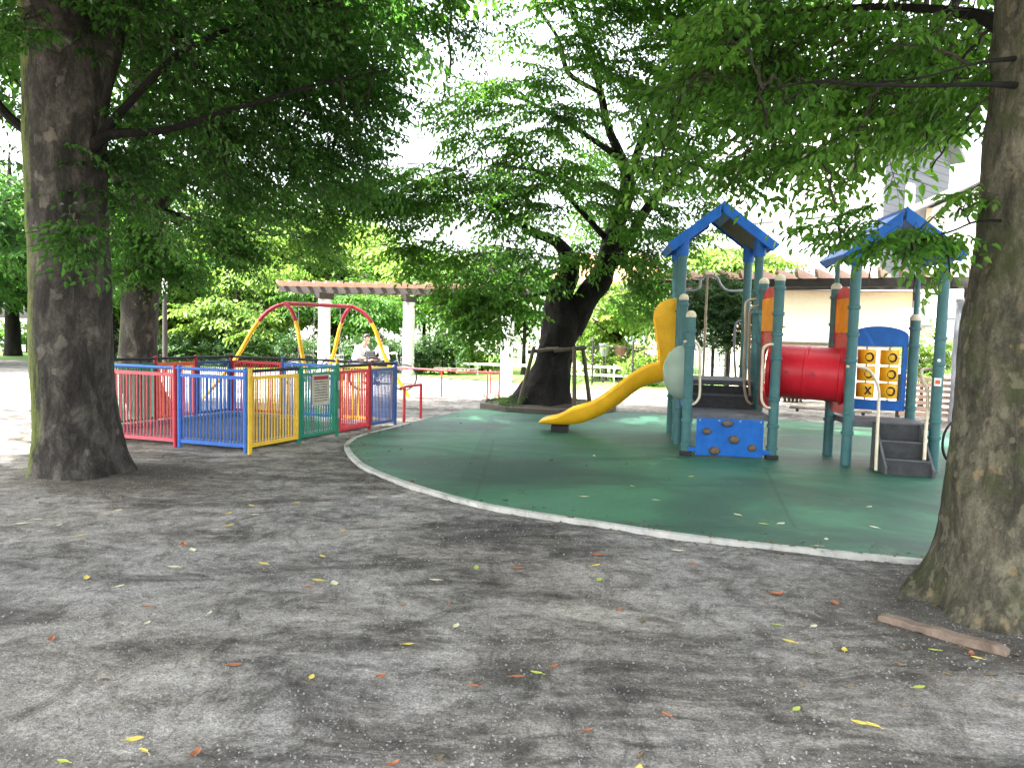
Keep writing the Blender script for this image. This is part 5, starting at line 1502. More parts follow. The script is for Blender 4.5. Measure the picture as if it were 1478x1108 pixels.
# wooden props
def prop(label, foot_, top, bars):
    root = thing("tree_prop", label, "tree support", foot_)
    for f, t in zip(*[iter(bars)] * 2):
        MB().tube([f, lerp(f, t, .5), t], [0.045, 0.043, 0.04], 10).build("pole", M['prop'], root, smooth=True)
    return root
f1 = V(*P(748, 578, Y3 - .5)); f1.z = 0.05; tp1 = P(771, 500, Y3 - .35)
f1b = V(f1.x + .1, Y3 + .5, .05)
r1p = prop("left wooden prop leaning against the forked trunk with a short crossbar", f1, None, [f1, tp1, P(762, 508, Y3 - .3), P(806, 503, Y3 - .42)])
f2 = V(*P(829, 594, Y3 - .8)); f2.z = 0.05
f3 = V(*P(852, 582, Y3 + .1)); f3.z = 0.05
prop("right pair of wooden props with crossbar supporting the forked trunk", f2, None, [f2, P(829, 500, Y3 - .5), f3, P(841, 499, Y3 - .3), P(800, 506, Y3 - .45), P(846, 502, Y3 - .42)])
bnd = MB()
cbd = P(806, 503, Y3)
bnd.lathe(cbd, [(0.385, -.03), (0.39, 0.03)], 30); tag(bnd.build("tree_band", M['edge'], smooth=True), "pale band wrapped around the dark forked trunk", "strap")

# timber edging at the right tree
ea, eb = G(1270, 889), G(1456, 940)
pl = MB(); pd_ = (eb - ea).normalized(); ps_ = V(-pd_.y, pd_.x, 0); secs = []
for k in range(25):
    t = k / 24; c_ = lerp(ea, eb, t); jj = lambda q: noise.noise(V(t * 9, q, .3)) * .007
    wd_ = .033 + jj(1); zt_ = .020 + jj(2) - (.012 if k in (0, 24) else 0)
    secs.append([c_ + ps_ * (-wd_) + V(0, 0, -.03), c_ + ps_ * wd_ + V(0, 0, -.03), c_ + ps_ * (wd_ + jj(3)) + V(0, 0, zt_), c_ + ps_ * (-wd_ + jj(4)) + V(0, 0, zt_ + jj(5))])
pl.add([p for q_ in secs for p in q_], [(i * 4 + a, i * 4 + (a + 1) % 4, (i + 1) * 4 + (a + 1) % 4, (i + 1) * 4 + a) for i in range(24) for a in range(4)] + [(0, 1, 2, 3), (96, 97, 98, 99)])
tag(pl.build("edging_strip", M['edge'], bevel=0.004), "brown timber edging strip lying before the right-hand tree", "edging")

# ------------------------------------------------------------------ benches
def bench(label, c, yaw, L, h, arm=False, slats=3, wd=0.38):
    root = thing("bench", label, "bench", (c.x, c.y, 0))
    d = V(math.cos(yaw), math.sin(yaw), 0); n_ = V(-d.y, d.x, 0); c = V(c.x, c.y, 0)
    mb = MB()
    for i in range(slats):
        o_ = (i - (slats - 1) / 2) * wd / slats
        mb.bar(c - d * L / 2 + n_ * o_ + V(0, 0, h), c + d * L / 2 + n_ * o_ + V(0, 0, h), wd / slats - .012, 0.035)
    mb.build("seat", M['kerb'], root, bevel=0.004)
    for s_ in (-1, 1):
        l = MB()
        for t in (-1, 1):
            l.bar(c + d * s_ * L * .40 + n_ * t * wd * .33 + V(0, 0, 0), c + d * s_ * L * .40 + n_ * t * wd * .33 + V(0, 0, h - .018), 0.05, 0.05)
        l.bar(c + d * s_ * L * .40 - n_ * wd * .42 + V(0, 0, h - .04), c + d * s_ * L * .40 + n_ * wd * .42 + V(0, 0, h - .04), 0.045, 0.045)
        l.build("leg", M['dark_steel'], root)
    if arm:
        pts = smooth_path([tuple(c - d * .26 - n_ * .1 + V(0, 0, h)), tuple(c - d * .16 - n_ * .1 + V(0, 0, h + .10)), tuple(c - n_ * .1 + V(0, 0, h + .14)), tuple(c + d * .16 - n_ * .1 + V(0, 0, h + .10)), tuple(c + d * .26 - n_ * .1 + V(0, 0, h))], 4)
        MB().tube([Vector(p) for p in pts], 0.018, 8).build("armrest", M['dark_steel'], root, smooth=True)
    return root
bench("low dark bench seen beneath the red tunnel, its near leg on the green surface edge", G(1196, 620), -0.38, 1.30, 0.36)
bench("farther bench with curved armrest behind the red tunnel", G(1176, 601), -0.38, 1.7, 0.38, arm=True)
bench("dark low bench on the sunlit ground left of the white column", G(658, 548), -0.05, 1.35, 0.34)
bench("bench far behind the red rail near the hedge", G(648, 531), 0.0, 1.3, 0.40)
bench("bench under the pergola on which two people sit", V(P(540, 500, 21.2).x, 21.2, 0), -0.05, 1.9, 0.42)

# ------------------------------------------------------------------ railings behind
def iron_fence(label, pxs, Y, h=1.3):
    pts = [V(P(px, 500, Y_).x, Y_, 0) for px, Y_ in pxs]
    root = thing("iron_fence", label, "fence", pts[0])
    for p in pts:
        MB().tube([p, p + V(0, 0, h)], 0.03, 8).lathe(p + V(0, 0, h), [(0.045, 0), (0.05, .02), (0.02, .05), (0.035, .07), (0.003, .16)], 8).lathe(p + V(0, 0, h * .5), [(0.03, -.03), (0.05, 0), (0.03, .03)], 8).build("post", M['dark_steel'], root)
    for i in range(len(pts) - 1):
        mb = MB()
        a, b = pts[i], pts[i + 1]
        mb.bar(a + V(0, 0, h * .88), b + V(0, 0, h * .88), 0.025, 0.025); mb.bar(a + V(0, 0, .16), b + V(0, 0, .16), 0.025, 0.025)
        k = int((b - a).length / 0.16)
        for j in range(1, k): q = lerp(a, b, j / k); mb.tube([q + V(0, 0, .16), q + V(0, 0, h * .9)], 0.006, 4)
        mb.build("fence_panel", M['dark_steel'], root)
iron_fence("black iron fence with spiked posts right of the forked tree", [(800, 23.0), (856, 22.6), (914, 22.2), (980, 21.8), (1048, 21.4), (1115, 21.0)], 22)
iron_fence("black iron fence half hidden among shrubs behind the pen", [(150, 31), (225, 31), (300, 30.5), (387, 30), (460, 30), (540, 30), (620, 30)], 30, 1.5)
wr = thing("white_rail", "white two-bar rail in front of the lawn shrubs beside the slide", "railing", (2, 23.8, 0))
for z in (0.50, 0.25): MB().bar(V(P(812, 500, 24).x, 24, z), V(P(960, 500, 23.2).x, 23.2, z), 0.05, 0.06).build("rail", M['plain_wall'], wr)
for px in (822, 888, 950): x_ = P(px, 500, 23.7).x; MB().bar(V(x_, 23.72, -.02), V(x_, 23.72, .6), 0.05, 0.05, up=(0, 1, 0)).build("post", M['plain_wall'], wr)
wr = thing("white_rail", "white low rail behind the saplings left of the white column", "railing", (-2, 26, 0))
MB().bar(V(P(600, 500, 26.5).x, 26.5, .38), V(P(765, 500, 26).x, 26, .38), 0.05, 0.07).build("rail", M['plain_wall'], wr)
for px in (605, 640, 690, 740): x_ = P(px, 500, 26.2).x; MB().bar(V(x_, 26.25, -.02), V(x_, 26.25, .38), 0.05, 0.05, up=(0, 1, 0)).build("post", M['plain_wall'], wr)

# lamp post
lx = P(238, 480, 22).x
lamp = thing("street_lamp", "slim dark lamp post with white band left of the swing frame", "lamp post", (lx, 22, 0))
MB().tube([(lx, 22, -.02), (lx, 22, 2.2), (lx, 22, 4.3)], [0.075, 0.062, 0.05], 12).build("pole", M['beam'], lamp, smooth=True)
MB().tube([(lx, 22, 2.35), (lx, 22, 2.85)], 0.068, 12).build("white_band", M['plain_wall'], lamp, smooth=True)
MB().lathe(V(lx, 22, 4.3), [(0.06, -.02), (0.16, 0.04), (0.19, 0.26), (0.12, .36), (0.02, .4)], 16).build("lamp_head", M['lampglass'], lamp, smooth=True)

# plant pots on the shelf beyond the fence
for i, (px, py, lab, r_) in enumerate(((872, 505, "hanging grey pot by the black fence", .16), (895, 508, "brown terracotta pot on a stand by the black fence", .17))):
    p = P(px, py, 23.9)
    root = thing("plant_pot", lab, "plant pot", (p.x, p.y, 0))
    MB().lathe(V(p.x, p.y, p.z - .2), [(r_ * .65, 0), (r_, .34), (r_ * 1.1, .36), (r_ * 1.1, .4)], 14).build("pot", M['pot'] if i else M['concrete_g'], root, smooth=True)
    MB().tube([(p.x, p.y, 0), (p.x, p.y, p.z - .19)], .03, 8).build("stand", M['dark_steel'], root)

# ------------------------------------------------------------------ bicycles
def bicycle(label, loc, yaw, fcol, scale=1.0):
    root = thing("bicycle", label, "bicycle", loc); root.rotation_euler = (0, 0, yaw); root.scale = (scale,) * 3
    R = 0.32
    for x in (-0.5, 0.52):
        tn = 28
        wh = MB().tube([V(x + R * math.cos(t), 0, R + R * math.sin(t)) for t in np.linspace(0, 2 * PI, tn, endpoint=False)], 0.018, 8, closed=True)
        w_ = wh.build("wheel", M['tyre'], root, smooth=True, local=True)
        rm = MB().tube([V(x + (R - .03) * math.cos(t), 0, R + (R - .03) * math.sin(t)) for t in np.linspace(0, 2 * PI, tn, endpoint=False)], 0.010, 6, closed=True)
        for k in range(14):
            t = 2 * PI * k / 14; rm.tube([V(x, 0.02 * (-1) ** k, R), V(x + (R - .03) * math.cos(t), 0, R + (R - .03) * math.sin(t))], 0.0025, 4)
        rm.build("rim", M['steel'], w_, local=True)
    fr = MB()
    bb, seat, head, rear, frontw = V(-.05, 0, .28), V(-.2, 0, .72), V(.36, 0, .72), V(-.5, 0, .32), V(.52, 0, .32)
    for a, b in ((bb, seat), (bb, head), (seat + V(0.03, 0, -.08), head + V(0, 0, -.03)), (bb, rear), (seat + V(.02, 0, -.06), rear)): fr.tube([a, b], 0.018, 8)
    fr.build("frame", fcol, root, smooth=True, local=True)
    MB().tube([head + V(-.03, 0, .16), head, frontw], 0.016, 8).build("fork", M['steel'], root, smooth=True, local=True)
    MB().tube([Vector(p) for p in smooth_path([(.18, -.27, .90), (.30, -.22, .93), (.34, -.08, .90), (.34, .08, .90), (.30, .22, .93), (.18, .27, .90)], 4)], 0.013, 8).build("handlebar", M['cream'], root, smooth=True, local=True)
    MB().hexa([V(-.36, -.09, .76), V(-.08, -.03, .76), V(-.08, .03, .76), V(-.36, .09, .76)], [V(-.36, -.09, .82), V(-.08, -.03, .80), V(-.08, .03, .80), V(-.36, .09, .82)]).build("saddle", M['bag'], root, bevel=.01, local=True)
    bk = MB()
    for i in range(7):
        bk.tube([V(.46 + .045 * i, -.15, .58), V(.45 + .05 * i, -.17, .82), ], .004, 4); bk.tube([V(.46 + .045 * i, .15, .58), V(.45 + .05 * i, .17, .82)], .004, 4); bk.tube([V(.46 + .045 * i, -.15, .58), V(.46 + .045 * i, .15, .58)], .004, 4)
    for z, e in ((.58, .15), (.70, .16), (.82, .17)): bk.tube([V(.45, -e, z), V(.76, -e, z), V(.76, e, z), V(.45, e, z)], .006, 4, closed=True)
    bk.build("basket", M['steel'], root, local=True)
    MB().tube([V(-.05, -.05, .28), V(-.12, -.08, .14)], .012, 6).box(V(-.13, -.13, .13), .09, .1, .02).build("pedal", M['dark_steel'], root, local=True)
    return root
q = P(547, 520, 19.0)
bicycle("bicycle parked behind the blue end of the pen near the pergola column", (q.x + .1, 19.0, 0), 0.25, M['steel'])
q = P(452, 520, 19.6)
bicycle("bicycle parked behind the pen between the swing legs", (q.x, 19.6, 0), -0.15, M['bag'])
q = G(1398, 668)
bicycle("small bicycle with cream handlebars half hidden by the right-hand trunk", (q.x + 0.18, q.y + .2, 0), 0.5, M['tyre'], 0.85)

# ------------------------------------------------------------------ people
def skin_mesh(name, verts, edges, radii, mat, parent, sub=2):
    me = bpy.data.meshes.new(name); me.from_pydata([tuple(v) for v in verts], edges, []); me.update()
    o = bpy.data.objects.new(name, me); COL.objects.link(o)
    o.modifiers.new("skin", 'SKIN')
    sv = me.skin_vertices
    if not sv:
        sv.new() if hasattr(sv, 'new') else None
    lay = me.skin_vertices[0].data if len(me.skin_vertices) else None
    for i, r_ in enumerate(radii):
        lay[i].radius = (r_ if isinstance(r_, tuple) else (r_, r_))
    lay[0].use_root = True
    s_ = o.modifiers.new("sub", 'SUBSURF'); s_.levels = sub; s_.render_levels = sub
    dg = bpy.context.evaluated_depsgraph_get()
    ev = o.evaluated_get(dg)
    me2 = bpy.data.meshes.new_from_object(ev)
    o.modifiers.clear(); o.data = me2
    me2.materials.clear(); me2.materials.append(mat)
    for p in me2.polygons: p.use_smooth = True
    o.parent = parent
    return o

def ensure_skin_layer(me):
    import bmesh
    bm = bmesh.new(); bm.from_mesh(me); bm.verts.layers.skin.verify(); bm.to_mesh(me); bm.free()
_old = skin_mesh
def skin_mesh(name, verts, edges, radii, mat, parent, sub=2):
    me = bpy.data.meshes.new(name); me.from_pydata([tuple(v) for v in verts], edges, []); me.update()
    ensure_skin_layer(me)
    o = bpy.data.objects.new(name, me); COL.objects.link(o)
    o.modifiers.new("skin", 'SKIN')
    lay = me.skin_vertices[0].data
    for i, r_ in enumerate(radii): lay[i].radius = (r_ if isinstance(r_, tuple) else (r_, r_))
    lay[0].use_root = True
    s_ = o.modifiers.new("sub", 'SUBSURF'); s_.levels = sub; s_.render_levels = sub
    bpy.context.view_layer.update()
    ev = o.evaluated_get(bpy.context.evaluated_depsgraph_get())
    me2 = bpy.data.meshes.new_from_object(ev)
    o.modifiers.clear(); o.data = me2
    me2.materials.clear(); me2.materials.append(mat)
    for p in me2.polygons: p.use_smooth = True
    o.parent = parent
    return o

def seated(label, loc, yaw, lean, shirt, hairm, mirror=1):
    """person sitting on a 0.44 m seat, facing local +x, leaning forward"""
    root = thing("person", label, "person", loc); root.rotation_euler = (0, 0, yaw)
    l = lean
    pel = V(0, 0, .53); sp1 = V(.05 + l * .12, 0, .72); sp2 = V(.10 + l * .32, 0, .92); nk = V(.14 + l * .50, 0, 1.06); hd0 = V(.19 + l * .56, 0, 1.14); hd1 = V(.21 + l * .58, 0, 1.22); hd2 = V(.20 + l * .57, 0, 1.30)
    vs = [pel, sp1, sp2, nk, hd0, hd1, hd2]; es = [(0, 1), (1, 2), (2, 3), (3, 4), (4, 5), (5, 6)]
    rd = [(.14, .12), (.14, .11), (.155, .11), .055, .075, .092, .06]
    sv_, se, sr = [pel, sp1, sp2, nk - V(0.02, 0, 0.03)], [(0, 1), (1, 2), (2, 3)], [(.165, .14), (.165, .135), (.18, .135), .075]
    tv, te, tr_ = [pel], [], [(.155, .14)]
    for s_ in (-1, 1):
        sh = sp2 + V(.0, s_ * .17, .05); el = V(.30 + l * .25, s_ * .24, .72); wr_ = V(.48 + l * .1, s_ * .10, .68)
        k = len(vs); vs += [sh, el, wr_, wr_ + V(.05, -s_ * .01, -.01), wr_ + V(.09, -s_ * .015, -.015)]
        es += [(2, k), (k, k + 1), (k + 1, k + 2), (k + 2, k + 3), (k + 3, k + 4)]; rd += [.055, .042, .027, (.034, .018), (.030, .014)]
        pk = k + 4
        for j, (dy, ln) in enumerate(((-.027, .062), (-.009, .072), (.009, .068), (.027, .055))):
            q = len(vs); vs += [vs[pk] + V(.02 + ln * .5, dy, -.008), vs[pk] + V(.015 + ln, dy * 1.1, -.03)]; es += [(pk, q), (q, q + 1)]; rd += [.009, .007]
        q = len(vs); vs += [vs[k + 3] + V(.02, -s_ * .035, .0), vs[k + 3] + V(.045, -s_ * .05, -.01)]; es += [(k + 3, q), (q, q + 1)]; rd += [.010, .008]
        k2 = len(sv_); sv_ += [sh, lerp(sh, el, .55), lerp(sh, el, .98)]; se += [(2, k2), (k2, k2 + 1), (k2 + 1, k2 + 2)]; sr += [.075, .066, .058]
        hp, kn, an, toe = V(.04, s_ * .09, .52), V(.46, s_ * .12, .50), V(.44, s_ * .12, .09), V(.58, s_ * .13, .04)
        k = len(vs); vs += [hp, kn, an, toe]; es += [(0, k), (k, k + 1), (k + 1, k + 2), (k + 2, k + 3)]; rd += [.085, .055, .038, .035]
        k3 = len(tv); tv += [hp, kn, lerp(kn, an, .85)]; te += [(0, k3), (k3, k3 + 1), (k3 + 1, k3 + 2)]; tr_ += [.10, .075, .06]
        MB().tube([an + V(-.06, 0, -.04), an + V(.02, 0, -.035), toe + V(0, 0, -.005), toe + V(.06, 0, -.012)], [.035, .045, .04, .02], 10).build("shoe", M['bag'], root, smooth=True, local=True)
    skin_mesh("body", vs, es, rd, M['skin'], root)
    skin_mesh("shirt", sv_, se, sr, shirt, root)
    skin_mesh("trousers", tv, te, tr_, M['trouser'], root)
    # nose and ears on the head are part of the body mass; hair cap above the brow and behind
    hb = MB(); n1_, n2_ = 16, 8; vs2 = []
    hc = hd1 + V(-.012, 0, .028)
    for j in range(n2_ + 1):
        ph = PI * j / n2_ * .78
        for k in range(n1_):
            th = 2 * PI * k / n1_
            r3 = V(math.sin(ph) * math.cos(th) * .118, math.sin(ph) * math.sin(th) * .104, math.cos(ph) * .122)
            if r3.x > .03 and r3.z < .045: r3 = V(.03, r3.y, max(r3.z, .045))
            vs2.append(hc + r3)
    hb.add(vs2, [(j * n1_ + k, j * n1_ + (k + 1) % n1_, (j + 1) * n1_ + (k + 1) % n1_, (j + 1) * n1_ + k) for j in range(n2_) for k in range(n1_)])
    hb.build("hair", hairm, root, smooth=True, local=True)
    fc = MB(); fo = hd1 + V(.088, 0, -.01)
    fc.lathe(fo, [(.014, 0), (.010, .018), (.002, .024)], 8, axis=(1, 0, -.3)).build("nose", M['skin'], root, smooth=True, local=True)
    ey = MB()
    for s_ in (-1, 1): ey.lathe(hd1 + V(.084, s_ * .032, .018), [(.009, 0), (.006, .006), (.001, .008)], 8, axis=(1, 0, 0))
    ey.build("eyes", M['hair'], root, local=True)
    MB().box(hd1 + V(.086, 0, -.045), .008, .04, .008).build("mouth", M['pot'], root, local=True)
    for s_ in (-1, 1): MB().lathe(hd1 + V(.0, s_ * .088, 0), [(.02, 0), (.024, .01), (.008, .016)], 8, axis=(0, s_, 0)).build("ear", M['skin'], root, smooth=True, local=True)
    return root
pY = 21.25
q = P(513, 500, pY); seated("person in pale blue shirt with short dark hair sitting left, leaning forward", (q.x, pY, 0), -0.55, 0.36, M['shirt'], M['hair'])
q = P(558, 500, pY); seated("person in white shirt sitting right behind the yellow swing leg", (q.x, pY, 0), -2.3, 0.10, M['shirt_w'], M['hair'])
q = P(535, 512, 20.9)
bgp = thing("backpack", "black backpack resting between the two seated people", "bag", (q.x, 20.9, .42))
MB().hexa([V(q.x - .17, 20.82, .44), V(q.x + .17, 20.82, .44), V(q.x + .17, 21.0, .44), V(q.x - .17, 21.0, .44)], [V(q.x - .11, 20.84, .90), V(q.x + .11, 20.84, .90), V(q.x + .11, 20.98, .90), V(q.x - .11, 20.98, .90)]).build("pack_body", M['bag'], bgp, bevel=.03)
MB().tube([(q.x - .04, 20.9, .89), (q.x, 20.9, .97), (q.x + .04, 20.9, .89)], .012, 6).build("handle", M['bag'], bgp, smooth=True)
MB().box(V(q.x, 20.80, .58), .22, .05, .18).build("pocket", M['trouser'], bgp, bevel=.015)

# ------------------------------------------------------------------ houses
def box_house(name, label, corner, ul, Ll, ur, Lr, h, mats, roof=None, gable_h=0.0):
    """corner nearest camera; walls run along ul (left) and ur (right)"""
    ul = Vector(ul).normalized(); ur = Vector(ur).normalized()
    root = thing(name, label, "house", corner)
    c = V(corner[0], corner[1], 0); a = c + ul * Ll; b = c + ur * Lr; d = a + ur * Lr
    Z = V(0, 0, h)
    MB().prism([c, a, a + Z, c + Z], ur * 0.12).build("wall", mats[0], root)
    mb = MB()
    poly = [c + ur * .12, b, b + Z, c + ur * (Lr / 2) + Z + V(0, 0, gable_h), c + ur * .12 + Z] if gable_h else [c + ur * .12, b, b + Z, c + ur * .12 + Z]
    mb.prism(poly, ul * 0.12).build("wall", mats[1], root)
    MB().prism([b + ul * .12, b + ul * Ll, b + ul * Ll + Z, b + ul * .12 + Z], -ur * .12).build("wall", mats[1], root)
    MB().prism([a + ur * .12, d - ur * .12, d - ur * .12 + Z, a + ur * .12 + Z], -ul * .12).build("wall", mats[1], root)
    if gable_h:
        pk = V(0, 0, gable_h)
        for s0_, s1_ in ((c - ur * .35, c + ur * (Lr / 2)), (b + ur * .35, c + ur * (Lr / 2))):
            e0 = s0_ + Z - V(0, 0, gable_h * .35 / (Lr / 2)) - ul * .35; e1 = s1_ + Z + pk - ul * .35
            MB().prism([e0 + V(0, 0, .012), e1 + V(0, 0, .012), e1 + V(0, 0, .16), e0 + V(0, 0, .16)], ul * (Ll + .7)).build("roof", M['roofg'], root)
    else:
        MB().hexa([p + Z + V(0, 0, .004) for p in (c - ul * .3 - ur * .3, b - ul * .3 + ur * .3, d + ul * .3 + ur * .3, a + ul * .3 - ur * .3)],
                  [p + Z + V(0, 0, .2) for p in (c - ul * .3 - ur * .3, b - ul * .3 + ur * .3, d + ul * .3 + ur * .3, a + ul * .3 - ur * .3)]).build("roof", M['roofg'], root)
    return root
def window(root, c, u_, n_, w_, h_, frame, pane, proud=0.03):
    o = MB()
    t = .07
    o.bar(c - u_ * (w_ / 2) + V(0, 0, -h_ / 2), c - u_ * (w_ / 2) + V(0, 0, h_ / 2), t, .06, up=u_)
    o.bar(c + u_ * (w_ / 2) + V(0, 0, -h_ / 2), c + u_ * (w_ / 2) + V(0, 0, h_ / 2), t, .06, up=u_)
    o.bar(c - u_ * (w_ / 2 - .04) + V(0, 0, -h_ / 2), c + u_ * (w_ / 2 - .04) + V(0, 0, -h_ / 2), .058, t)
    o.bar(c - u_ * (w_ / 2 - .04) + V(0, 0, h_ / 2), c + u_ * (w_ / 2 - .04) + V(0, 0, h_ / 2), .058, t)
    f = o.build("window_frame", frame, root)
    MB().box(c - n_ * .01, w_ - .06, .02, h_ - .06, u=u_).build("window_pane", pane, f)
    return f
hc_ = P(1262, 480, 24); 
UL, URt = V(-.62, .78, 0).normalized(), V(.78, .62, 0).normalized()
hA = box_house("house", "tall white house with horizontal siding behind the right play tower", (hc_.x, 24, 0), UL, 6.6, URt, 4.6, 7.9, (M['white_wall'], M['shaded_wall']), gable_h=1.6)
nA = -URt
wq = V(hc_.x, 24, 0) + UL * 1.9 + V(0, 0, 6.4) + nA * .03
window(hA, wq, UL, nA, 1.2, 1.7, M['roofg'], M['plain_wall'])
window(hA, V(hc_.x, 24, 0) + UL * 4.3 + V(0, 0, 6.3) + nA * .03, UL, nA, 1.1, 1.4, M['plain_wall'], M['glass'])
window(hA, V(hc_.x, 24, 0) + URt * 1.75 + V(0, 0, 6.1) - UL * .03, URt, -UL, .5, .9, M['plain_wall'], M['glass'])
MB().bar(V(hc_.x, 24, 0) + nA * .07 - UL * .07, V(hc_.x, 24, 7.5) + nA * .07 - UL * .07, .16, .16).build("corner_trim", M['plain_wall'], hA)
x_ = P(1207, 480, 22.8)
MB().tube([(x_.x, 24.2, 0), (x_.x, 24.2, 4.2)], .05, 8).build("drainpipe", M['roofg'], hA, smooth=True)
hb_ = P(1326, 480, 18.5)
hB = box_house("house", "cream house with overhanging sloped roof at the right edge beside the near trunk", (hb_.x, 18.5, 0), V(.47, .88, 0), 4.5, V(.88, -.47, 0), 6.5, 4.7, (M['cream_wall'], M['plain_wall']), gable_h=1.5)
window(hB, V(hb_.x, 18.5, 1.85) + V(.88, -.47, 0) * .8 + V(-.47, -.88, 0) * .03, V(.88, -.47, 0), V(-.47, -.88, 0), .7, .6, M['steel'], M['glass'])
ha_ = P(1100, 480, 19.6)
an = box_house("garage", "low cream annex with ledge seen beneath the long pergola beam", (ha_.x, 19.8, 0), V(0, 1, 0), 2.5, V(.985, -.17, 0), 3.6, 2.75, (M['cream_wall'], M['cream_wall']))
n_a = V(-.17, -.985, 0); ur_a = V(.985, -.17, 0).normalized()
MB().bar(V(ha_.x, 19.8, 1.5) + n_a * .12, V(ha_.x, 19.8, 1.5) + ur_a * 3.6 + n_a * .12, .22, .09).build("ledge", M['roofg'], an)
for t in (0.5, 1.7, 2.9): MB().bar(V(ha_.x, 19.8, 0) + ur_a * t + n_a * .16, V(ha_.x, 19.8, 1.45) + ur_a * t + n_a * .16, .07, .07).build("ledge_post", M['plain_wall'], an)
MB().box(V(ha_.x, 19.8, .7) + ur_a * 1.8 + n_a * .04, 3.2, .06, 1.35, u=ur_a).build("door", M['plain_wall'], an)
for px in (1318, 1338):
    q = P(px, 457, 18.3)
    MB().box(q + V(0, .1, 0), .32, .12, .42).build("vent_box", M['concrete_g'], hB, bevel=.01)
hc2 = P(948, 480, 30)
hC = box_house("house", "orange-roofed cream house glimpsed between centre tree and left tower", (hc2.x, 30, 0), V(-1, .1, 0), 3.6, V(.2, 1, 0), 5, 3.2, (M['cream_wall'], M['cream_wall']))
rf_ = V(hc2.x, 30, 3.42)
MB().prism([rf_ + V(.5, -.5, 0), rf_ + V(-4.2, -.2, 0), rf_ + V(-3.4, 2.5, 1.3), rf_ + V(-.2, 2.3, 1.3)], V(0, 0, .12)).build("roof", M['tile'], hC)
window(hC, V(hc2.x - .9, 30.05, 1.6), V(-1, .1, 0).normalized(), V(-.1, -1, 0), 1.0, .9, M['roofg'], M['glass'])
hd = P(600, 480, 46)
hD = box_house("building", "pale low building glimpsed through the saplings behind the pergola", (hd.x + 9, 46, 0), V(-1, .05, 0), 9.0, V(.1, 1, 0), 5, 4.6, (M['plain_wall'], M['plain_wall']))
for t in (1.2, 3.0, 5.0, 7.2): window(hD, V(hd.x + 9 - t, 46 + .05 * t - .04, 2.7), V(-1, .05, 0).normalized(), V(0, -1, 0), 1.0, 1.1, M['roofg'], M['glass'])
# slatted brown screen behind right tower
p0, p1 = P(1304, 480, 15.2), P(1376, 480, 14.9)
scn = thing("slat_screen", "brown horizontal slat screen low between the right tower posts", "fence", (p0.x, 15.2, 0))
mb = MB()
for i in range(7): mb.bar(V(p0.x, 15.2, .12 + i * .115), V(p1.x + .6, 14.9, .12 + i * .115), .03, .075)
mb.build("slats", M['slat'], scn)
for t in (0, .5, 1): q = lerp(V(p0.x, 15.24, 0), V(p1.x + .6, 14.94, 0), t); MB().bar(q, q + V(0, 0, .9), .06, .06, up=(0, 1, 0)).build("post", M['beam'], scn)

# ------------------------------------------------------------------ fallen leaves (each its own object)
F6 = [(340, 190, 'pale'), (660, 195, 'yellow'), (735, 198, 'pale'), (660, 232, 'yellow'), (990, 247, 'yellow'), (530, 290, 'orange'), (555, 302, 'pale'), (930, 315, 'yellow'), (917, 388, 'yellow'), (892, 408, 'orange'), (965, 398, 'pale'), (428, 463, 'orange'),
      (605, 480, 'pale'), (425, 512, 'pale'), (1165, 460, 'orange'), (1295, 455, 'orange'), (1317, 518, 'pale'), (1180, 568, 'yellow'), (900, 665, 'yellow'), (1100, 662, 'orange'), (1365, 692, 'orange'), (678, 633, 'orange'), (148, 560, 'orange'), (415, 875, 'yellow'),
      (390, 845, 'yellow'), (180, 912, 'green'), (565, 885, 'orange'), (1135, 915, 'orange'), (62, 225, 'pale'), (110, 215, 'pale'), (170, 230, 'pale'), (235, 260, 'yellow'), (760, 337, 'yellow'), (1255, 388, 'pale'), (1375, 355, 'green'), (250, 383, 'yellow'), (345, 407, 'pale'), (725, 172, 'yellow'), (500, 348, 'pale'), (858, 165, 'yellow')]
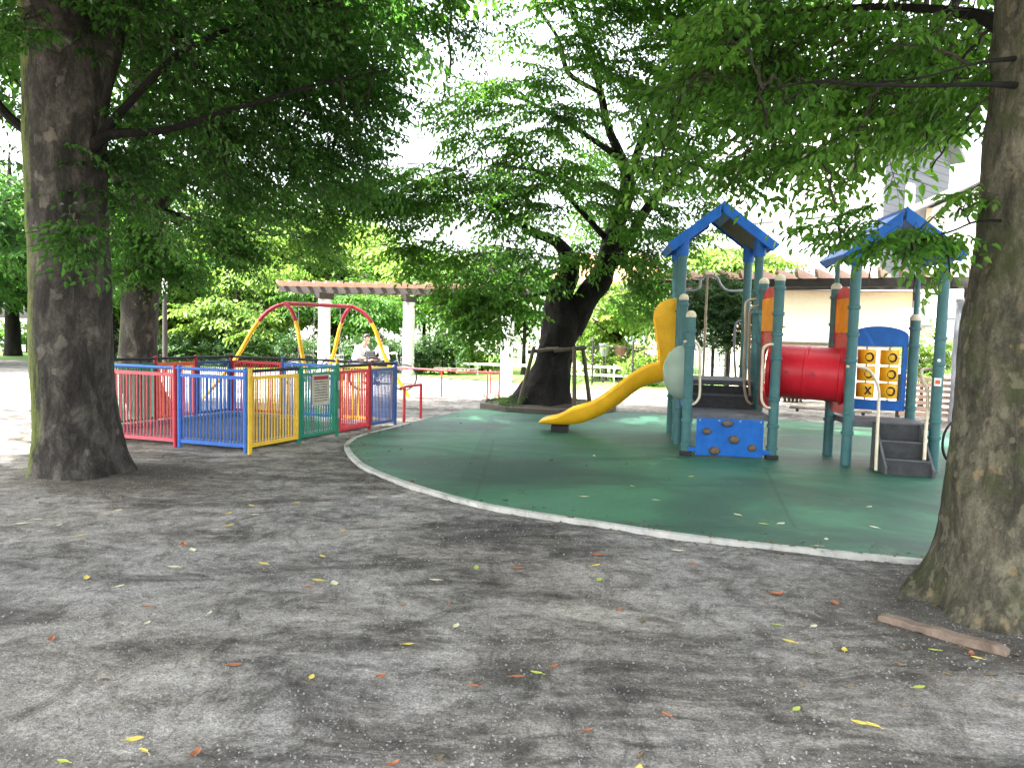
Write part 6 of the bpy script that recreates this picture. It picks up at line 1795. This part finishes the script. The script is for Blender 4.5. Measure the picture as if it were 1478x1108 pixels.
F7 = [(235, 40, 'pale'), (345, 128, 'yellow'), (515, 100, 'green'), (208, 158, 'pale'), (648, 212, 'pale'), (775, 237, 'pale'), (1043, 247, 'pale'), (1030, 188, 'pale'), (880, 302, 'pale'), (905, 282, 'pale'), (245, 322, 'orange'), (240, 350, 'yellow'), (250, 388, 'green'), (15, 352, 'orange'), (520, 343, 'orange'), (475, 303, 'pale'),
      (307, 475, 'orange'), (760, 515, 'green'), (870, 520, 'pale'), (958, 587, 'yellow'), (1215, 587, 'green'), (1340, 608, 'yellow'), (1325, 593, 'orange'), (120, 632, 'orange'), (15, 663, 'orange'), (68, 650, 'green'), (1175, 695, 'green'), (820, 760, 'green'), (1040, 808, 'yellow'), (1000, 800, 'yellow'), (445, 775, 'orange'),
      (217, 818, 'orange'), (365, 925, 'yellow'), (797, 560, 'yellow'), (930, 455, 'orange'), (765, 428, 'orange'), (410, 168, 'pale'), (722, 238, 'green')]
spots = [(x * .5, 640 + y * .5, c) for x, y, c in F6] + [(740 + x * .5, 640 + y * .5, c) for x, y, c in F7]
LBL = {'pale': ("pale dried leaf lying flat on the ground", "pale fallen leaves"), 'yellow': ("small yellow leaf lying on the ground", "yellow fallen leaves"),
       'green': ("fresh yellow-green leaf lying on the ground", "yellow-green fallen leaves"), 'orange': ("curled rust-orange leaf lying on the ground", "rust-orange fallen leaves")}
for i, (px, py, cnm) in enumerate(spots):
    g = G(px, py)
    onr = inside(rub, g.x, g.y)
    z = (0.018 if onr else ground_z(g.x, g.y) + 0.003)
    L = random.uniform(0.05, 0.078) * (0.85 if g.y < 4.5 else 1.15); W = L * random.uniform(.22, .32)
    curl = random.uniform(.1, .5) if cnm == 'orange' else random.uniform(0.03, .2)
    a = random.random() * PI
    mb = MB(); rows = 7
    vs = []
    for r_ in range(rows):
        t = r_ / (rows - 1); wv_ = W * math.sin(PI * min(1, t * .93 + .05)) ** .8 * (1 - .25 * t)
        for s_ in (-1, -.5, 0, .5, 1):
            vs.append(V((t - .5) * L, s_ * wv_, abs(s_) * W * curl + .25 * curl * L * (2 * t - 1) ** 2 + .002))
    fs = [(r_ * 5 + k, r_ * 5 + k + 1, (r_ + 1) * 5 + k + 1, (r_ + 1) * 5 + k) for r_ in range(rows - 1) for k in range(4)]
    R3 = Matrix.Rotation(a, 3, 'Z')
    mb.add([R3 @ v for v in vs], fs)
    mb.tube([R3 @ V(-.5 * L, 0, .003), R3 @ V(-.5 * L - .018, .003, .004)], .0012, 4)
    o = mb.build("fallen_leaf", M['fl_' + cnm], smooth=False, local=True)
    o.location = (g.x, g.y, z)
    lb, gr = LBL[cnm]
    tag(o, lb, "leaf", gr)
